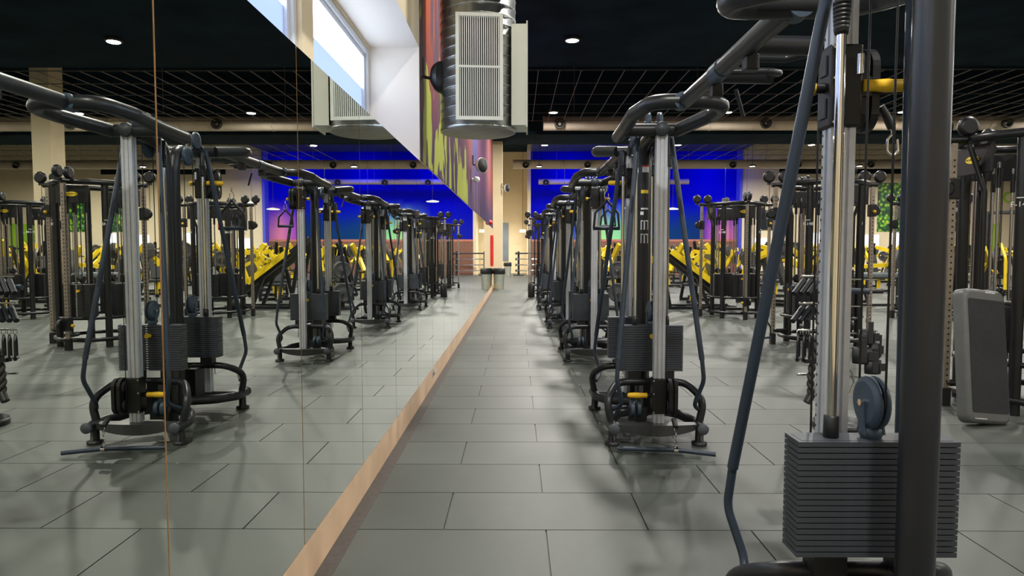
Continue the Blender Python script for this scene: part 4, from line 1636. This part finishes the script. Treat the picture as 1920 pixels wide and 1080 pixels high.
tilt = Matrix.Translation((0, 0, 0.012)) @ Matrix.Rotation(math.radians(-11), 4, 'X') @ Matrix.Rotation(math.radians(6.5), 4, 'Y') @ Matrix.Translation((0, 0, hh))
m = MB()
rings = []
for (g, y) in ((0.0, th), (0.0, -th + 0.03), (0.012, -th + 0.01), (0.030, -th)):
    rings.append([tilt @ Vector((a, y, b)) for a, b in rrect(hw_ - g, hh - g, 0.065 - g * .6)])
m.quadring(rings, True)
m.ngon(rings[0][::-1])
m.ngon(rings[-1])
body = m.build('rim', M_STEPG, sp)
m = MB()
r2 = [[tilt @ Vector((a, y, b)) for a, b in rrect(hw_ - 0.030, hh - 0.085, 0.02)] for y in (-th + 0.004, -th - 0.004)]
m.quadring(r2, False)
m.ngon(r2[0][::-1])
m.ngon(r2[1])
m.build('mat', M_STEPT, sp)
for (zz, xc, h_, wds) in ((hh - 0.030, 0.05, 0.012, (.014, .010, .012, .010, .013, .012)), (-hh + 0.035, -0.10, 0.006, (.008, .006, .010, .022, .024, .020))):
    m = MB()
    x = xc - 0.05
    for w in wds:
        m.box(x, x + w, -th - 0.0012, -th - 0.0002, zz, zz + h_, tilt)
        x += w + 0.004
    m.build('step_lettering', M_WHITE, sp)

# ------------------------------------------------------------------ plate-loaded machines
def disc(mb, c, r, t, axis):
    mb.lathe(c, [(0.03, -t / 2), (r * .35, -t / 2), (r * .45, -t / 2 + .008), (r * .82, -t / 2 + .008), (r * .88, -t / 2), (r, -t / 2 + .006), (r, t / 2 - .006), (r * .88, t / 2), (0.03, t / 2)], 24, axis)


def leg_press(loc, rz, label):
    t = thing('leg_press', label, 'leg press', loc, rz)
    # along local x: high end at -x, seat at +x
    for s in (-1, 1):
        y = s * 0.30
        MB().bar((-0.95, y, 0.06), (0.95, y, 0.06), 0.08, 0.08).build('base_rail', M_BLK2, t)
        MB().bar((-1.0, y, 1.62), (0.72, y, 0.30), 0.09, 0.13).build('inclined_rail', M_BLK2, t)
        MB().tube([(-0.98, y * .8, 1.70), (0.70, y * .8, 0.41)], 0.022, 10).build('chrome_slide', M_CHROME, t)
        MB().bar((-0.55, y, 0.08), (-0.80, y, 1.42), 0.07, 0.07).build('strut', M_BLK2, t)
        MB().bar((0.35, y, 0.08), (0.05, y, 0.82), 0.07, 0.07).build('strut', M_BLK2, t)
        # yellow carriage side: polygon with two openings made of bars
        yy = s * 0.36
        P0, P1, P2, P3, P4 = (0.42, 0.64), (0.62, 1.28), (0.18, 1.36), (-0.12, 1.20), (-0.55, 1.38)
        fr = MB()
        for a, b, w in ((P0, P1, .11), (P1, P2, .09), (P2, (0.10, 1.04), .08), (P0, (-0.55, 1.36), .13), ((0.52, 1.0), (0.10, 1.22), .07), ((0.10, 1.24), (-0.15, 1.10), .12), ((0.10, .92), (0.24, 1.18), .07)):
            fr.bar((a[0], yy, a[1]), (b[0], yy, b[1]), .06, w)
        fr.build('carriage_side', M_YELF, t)
        h = MB().cyl((-0.15, yy + s * .03, 1.18), (-0.15, yy + s * .33, 1.18), 0.025, 10)
        h.build('weight_horn', M_CHROME, t)
        d = MB()
        disc(d, (-0.15, yy + s * .10, 1.18), 0.0, 0.0, 'y') if False else None
    MB().box(-0.02, 0.03, -0.36, 0.36, -0.30, 0.34, Matrix.Translation((0.50, 0, 0.98)) @ Matrix.Rotation(math.radians(-18), 4, 'Y')).build('foot_plate', mat('dark_tread', (0.12, 0.12, 0.10), 0.6), t, bevel=0.01)
    MB().box(-0.24, 0.24, -0.24, 0.24, -0.05, 0.05, Matrix.Translation((0.95, 0, 0.36))).build('seat', M_PAD, t, bevel=0.02)
    MB().box(-0.05, 0.05, -0.24, 0.24, -0.40, 0.40, Matrix.Translation((1.30, 0, 0.66)) @ Matrix.Rotation(math.radians(40), 4, 'Y')).build('backrest', M_PAD, t, bevel=0.02)
    MB().bar((-0.95, -0.34, 0.06), (-0.95, 0.34, 0.06), 0.08, 0.08).build('cross_foot', M_BLK2, t)
    MB().bar((0.95, -0.34, 0.06), (0.95, 0.34, 0.06), 0.08, 0.08).build('cross_foot', M_BLK2, t)
    MB().bar((-1.0, -0.34, 1.62), (-1.0, 0.34, 1.62), 0.08, 0.08).build('top_cross', M_BLK2, t)
    return t


leg_press((4.05, 15.6, 0), 0.05, 'yellow inclined leg press between the cable row and the multi station')


def press_machine(v):
    """v picks the arm layout; returns the thing at the origin, facing -y"""
    t = thing('plate_press', '', 'press machine', (0, 0, 0))
    MB().bar((-0.45, 0.5, 0.05), (0.45, 0.5, 0.05), 0.08, 0.08).build('rear_foot', M_BLK2, t)
    MB().bar((0, -0.6, 0.05), (0, 0.5, 0.05), 0.09, 0.08).build('spine', M_BLK2, t)
    MB().tube([(0, 0.45, 0.08), (0, 0.40, 1.15), (0, 0.10, 1.62)], 0.045, 10, bend=0.15).build('mast', M_YELF if v == 1 else M_BLK2, t)
    MB().box(-0.20, 0.20, -0.35, 0.05, 0.44, 0.52).build('seat', M_PAD, t, bevel=0.02)
    MB().box(-0.04, 0.04, -0.20, -0.12, 0.08, 0.45).build('seat_post', M_YELF, t)
    MB().box(-0.15, 0.15, -0.05, 0.05, -0.36, 0.36, Matrix.Translation((0, 0.16, 0.88)) @ Matrix.Rotation(math.radians(-14), 4, 'X')).build('backrest', M_PAD, t, bevel=0.02)
    for s in (-1, 1):
        if v == 0:
            a = [(s * .18, 0.30, 1.50), (s * .46, 0.0, 1.38), (s * .52, -0.40, 1.02)]
        elif v == 1:
            a = [(s * .25, 0.45, 0.60), (s * .50, 0.20, 1.15), (s * .42, -0.35, 1.42)]
        else:
            a = [(s * .30, 0.10, 1.55), (s * .55, 0.25, 1.15), (s * .55, -0.25, 0.80)]
        arm = MB()
        for p, q in zip(a, a[1:]):
            arm.bar(p, q, 0.085, 0.12)
        ao = arm.build('lever_arm', M_YELF, t)
        MB().cyl(a[2], (a[2][0] - s * .20, a[2][1] - .05, a[2][2] + .02), 0.020, 10).build('handle', M_BLACK, ao)
        MB().cyl((a[1][0], a[1][1], a[1][2]), (a[1][0] + s * .26, a[1][1], a[1][2] + 0.03), 0.024, 8).build('horn', M_CHROME, ao)
        if v != 2:
            dmb = MB()
            disc(dmb, (a[1][0] + s * .10, a[1][1], a[1][2]), 0.21, 0.045, 'x')
            dmb.build('weight_disc', M_RUB, t)
        MB().bar((s * .42, 0.5, 0.08), (s * .14, 0.28, 1.48), 0.06, 0.06).build('side_strut', M_BLK2, t)
        MB().bar((s * .30, 0.5, 0.35), (s * .62, 0.5, 0.38), 0.03, 0.03).build('storage_horn', M_CHROME, t)
    return t


PM = [press_machine(0), press_machine(1), press_machine(2)]
rowname = ('first', 'second', 'third', 'fourth', 'fifth', 'sixth')
colname = ('by the cable row', 'second from the cable row', 'third from the cable row', 'fourth from the cable row', 'fifth from the cable row', 'sixth from the cable row', 'seventh from the cable row', 'eighth from the cable row', 'ninth from the cable row', 'tenth from the cable row')
rnd = random.Random(11)
used = [False] * 3
for r, y in enumerate((17.6, 20.0, 22.6, 25.4, 28.4, 31.6)):
    xs0 = 3.0
    for c in range(10):
        x = xs0 + c * 1.85 + (r % 2) * 0.7 + rnd.uniform(-.25, .25)
        if (abs(x - 11.7) < 1.0 and abs(y - 19.2) < 1.6) or any(abs(x - a) < 1.9 and abs(y - b) < 1.9 for a, b in ((15.4, 20.5), (18.2, 22.6), (21.2, 24.9))):
            continue
        v = rnd.randrange(3)
        rz = rnd.choice((0.3, 1.2, 2.0, -0.5, PI, -1.3)) + rnd.uniform(-.2, .2)
        yy = y + rnd.uniform(-.3, .3)
        lb = 'yellow-armed press, %s row behind the leg press, %s' % (rowname[r], colname[c])
        if not used[v]:
            used[v] = True
            o = PM[v]
            o.location = (x, yy, 0)
            o.rotation_euler = (0, 0, rz)
            o['label'] = lb
            o['group'] = 'plate loaded machines beyond the leg press'
        else:
            dup(PM[v], (x, yy, 0), rz, lb, 'plate loaded machines beyond the leg press')
# nearer machines left and right of the leg press and right of the pillar line
for (x, y, v, rz, lb) in ((6.6, 16.3, 0, 0.9, 'yellow armed press machine directly behind the multi station'), (10.2, 15.4, 1, -0.6, 'yellow armed press machine right of the grey bench'),
                          (12.6, 15.0, 0, 0.4, 'yellow armed press machine beside the cream pillar'), (13.2, 12.2, 2, 1.0, 'yellow armed press machine nearest on the right of the hall')):
    dup(PM[v], (x, y, 0), rz, lb)

# plate trees
pt = thing('plate_tree', 'plate tree loaded with large black discs beyond the third cable station', 'plate rack', (2.40, 15.6, 0), 1.25)
MB().box(-0.05, 0.05, -0.05, 0.05, 0.0, 1.25).build('post', M_BLK2, pt)
MB().box(-0.30, 0.30, -0.35, 0.35, 0.0, 0.06).build('base', M_BLK2, pt)
for (z, s) in ((0.40, -1), (0.40, 1), (0.92, -1), (0.92, 1)):
    MB().cyl((s * .05, 0, z), (s * .32, 0, z), 0.024, 10).build('horn', M_CHROME, pt)
PTD = []


def discs(root_loc, rz, lbl):
    for (z, s) in ((0.40, -1), (0.40, 1), (0.92, -1), (0.92, 1)):
        for k in range(3):
            x = s * (0.09 + k * 0.055)
            R_ = Matrix.Rotation(rz, 3, 'Z') @ Vector((x, 0, 0))
            mb = MB()
            disc(mb, (0, 0, 0), 0.225 if z < .8 else 0.20, 0.05, 'x')
            if not PTD:
                me = mb.mesh('weight_disc')
                me.materials.append(M_RUB)
                PTD.append(me)
            o = put('weight_disc', PTD[0], None, (root_loc[0] + R_.x, root_loc[1] + R_.y, z), rz)
            if z > .8:
                o.scale = (1, .9, .9)
            tag(o, 'black weight disc on the %s, %s horn, %s side, %s from the post' % (lbl, 'upper' if z > .8 else 'lower', 'aisle' if s < 0 else 'hall', ('next', 'second', 'outermost')[k]), 'weight disc', 'discs on the plate trees')


discs((2.40, 15.6), 1.25, 'nearer plate tree')
pt2 = dup(pt, (2.05, 18.2, 0), 1.35, 'plate tree with large black discs behind the nearer plate tree')
discs((2.05, 18.2), 1.35, 'farther plate tree')

# grey flat bench / seated machine seen between the tower and the big column
bn = thing('flat_bench', 'long grey padded bench on black legs beyond the stand', 'bench', (8.55, 15.8, 0), 0.05)
MB().box(-0.75, 0.75, -0.17, 0.17, 0.72, 0.86).build('pad', mat('grey_pad', (0.10, 0.12, 0.13), 0.5), bn, bevel=0.04)
MB().box(-0.70, -0.62, -0.05, 0.05, 0.05, 0.72).build('leg', M_BLK2, bn)
MB().box(0.45, 0.55, -0.05, 0.05, 0.05, 0.72).build('leg', M_BLK2, bn)
MB().box(-0.8, 0.7, -0.06, 0.06, 0.06, 0.12).build('base_rail', M_BLK2, bn)
MB().box(-0.8, -0.70, -0.35, 0.35, 0.0, 0.07).build('foot', M_BLK2, bn)
MB().box(0.60, 0.70, -0.35, 0.35, 0.0, 0.07).build('foot', M_BLK2, bn)
MB().cyl((-0.7, 0.0, 0.42), (0.1, 0, 0.42), 0.06, 12).build('roller', M_PAD, bn)
MB().bar((-0.6, 0.1, 0.98), (0.3, 0.1, 1.04), 0.08, 0.09).build('yellow_bar', M_YELF, bn)
MB().bar((-0.3, 0.1, 0.80), (-0.3, 0.1, 1.0), 0.05, 0.05).build('bar_post', M_BLK2, bn)
MB().box(-0.06, 0.06, -0.16, 0.16, -0.3, 0.3, Matrix.Translation((0.35, 0, 1.1)) @ Matrix.Rotation(math.radians(20), 4, 'Y')).build('backrest', M_PAD, bn, bevel=0.02)

# squat cages along the far right
def cage(loc, rz, label):
    t = thing('squat_cage', label, 'squat rack', loc, rz, 'squat cages on the right')
    for (x, y) in ((-.6, -.6), (.6, -.6), (-.6, .6), (.6, .6)):
        MB().box(x - .04, x + .04, y - .04, y + .04, 0, 2.6).build('upright', M_BLK2, t)
    for z in (2.55, 0.05):
        for s in (-1, 1):
            MB().bar((-.6, s * .6, z), (.6, s * .6, z), .07, .07).build('rail', M_BLK2, t)
            MB().bar((s * .6, -.6, z), (s * .6, .6, z), .07, .07).build('rail', M_BLK2, t)
    MB().bar((-.6, -.6, 2.5), (.6, -.6, 2.1), .04, .04).build('truss', M_BLK2, t)
    MB().bar((-.6, -.6, 2.1), (.6, -.6, 2.5), .04, .04).build('truss', M_BLK2, t)
    MB().bar((-.6, -.6, 2.1), (.6, -.6, 2.1), .05, .05).build('truss', M_BLK2, t)
    MB().cyl((-1.1, -.68, 1.3), (1.1, -.68, 1.3), 0.016, 8).build('barbell', M_CHROME, t)
    return t


cg = cage((15.4, 20.5, 0), 0.1, 'black squat cage right of the cream pillar')
dup(cg, (18.2, 22.0, 0), 0.1, 'black squat cage, second from the cream pillar')
dup(cg, (21.2, 24.5, 0), 0.1, 'black squat cage, third and farthest from the cream pillar')
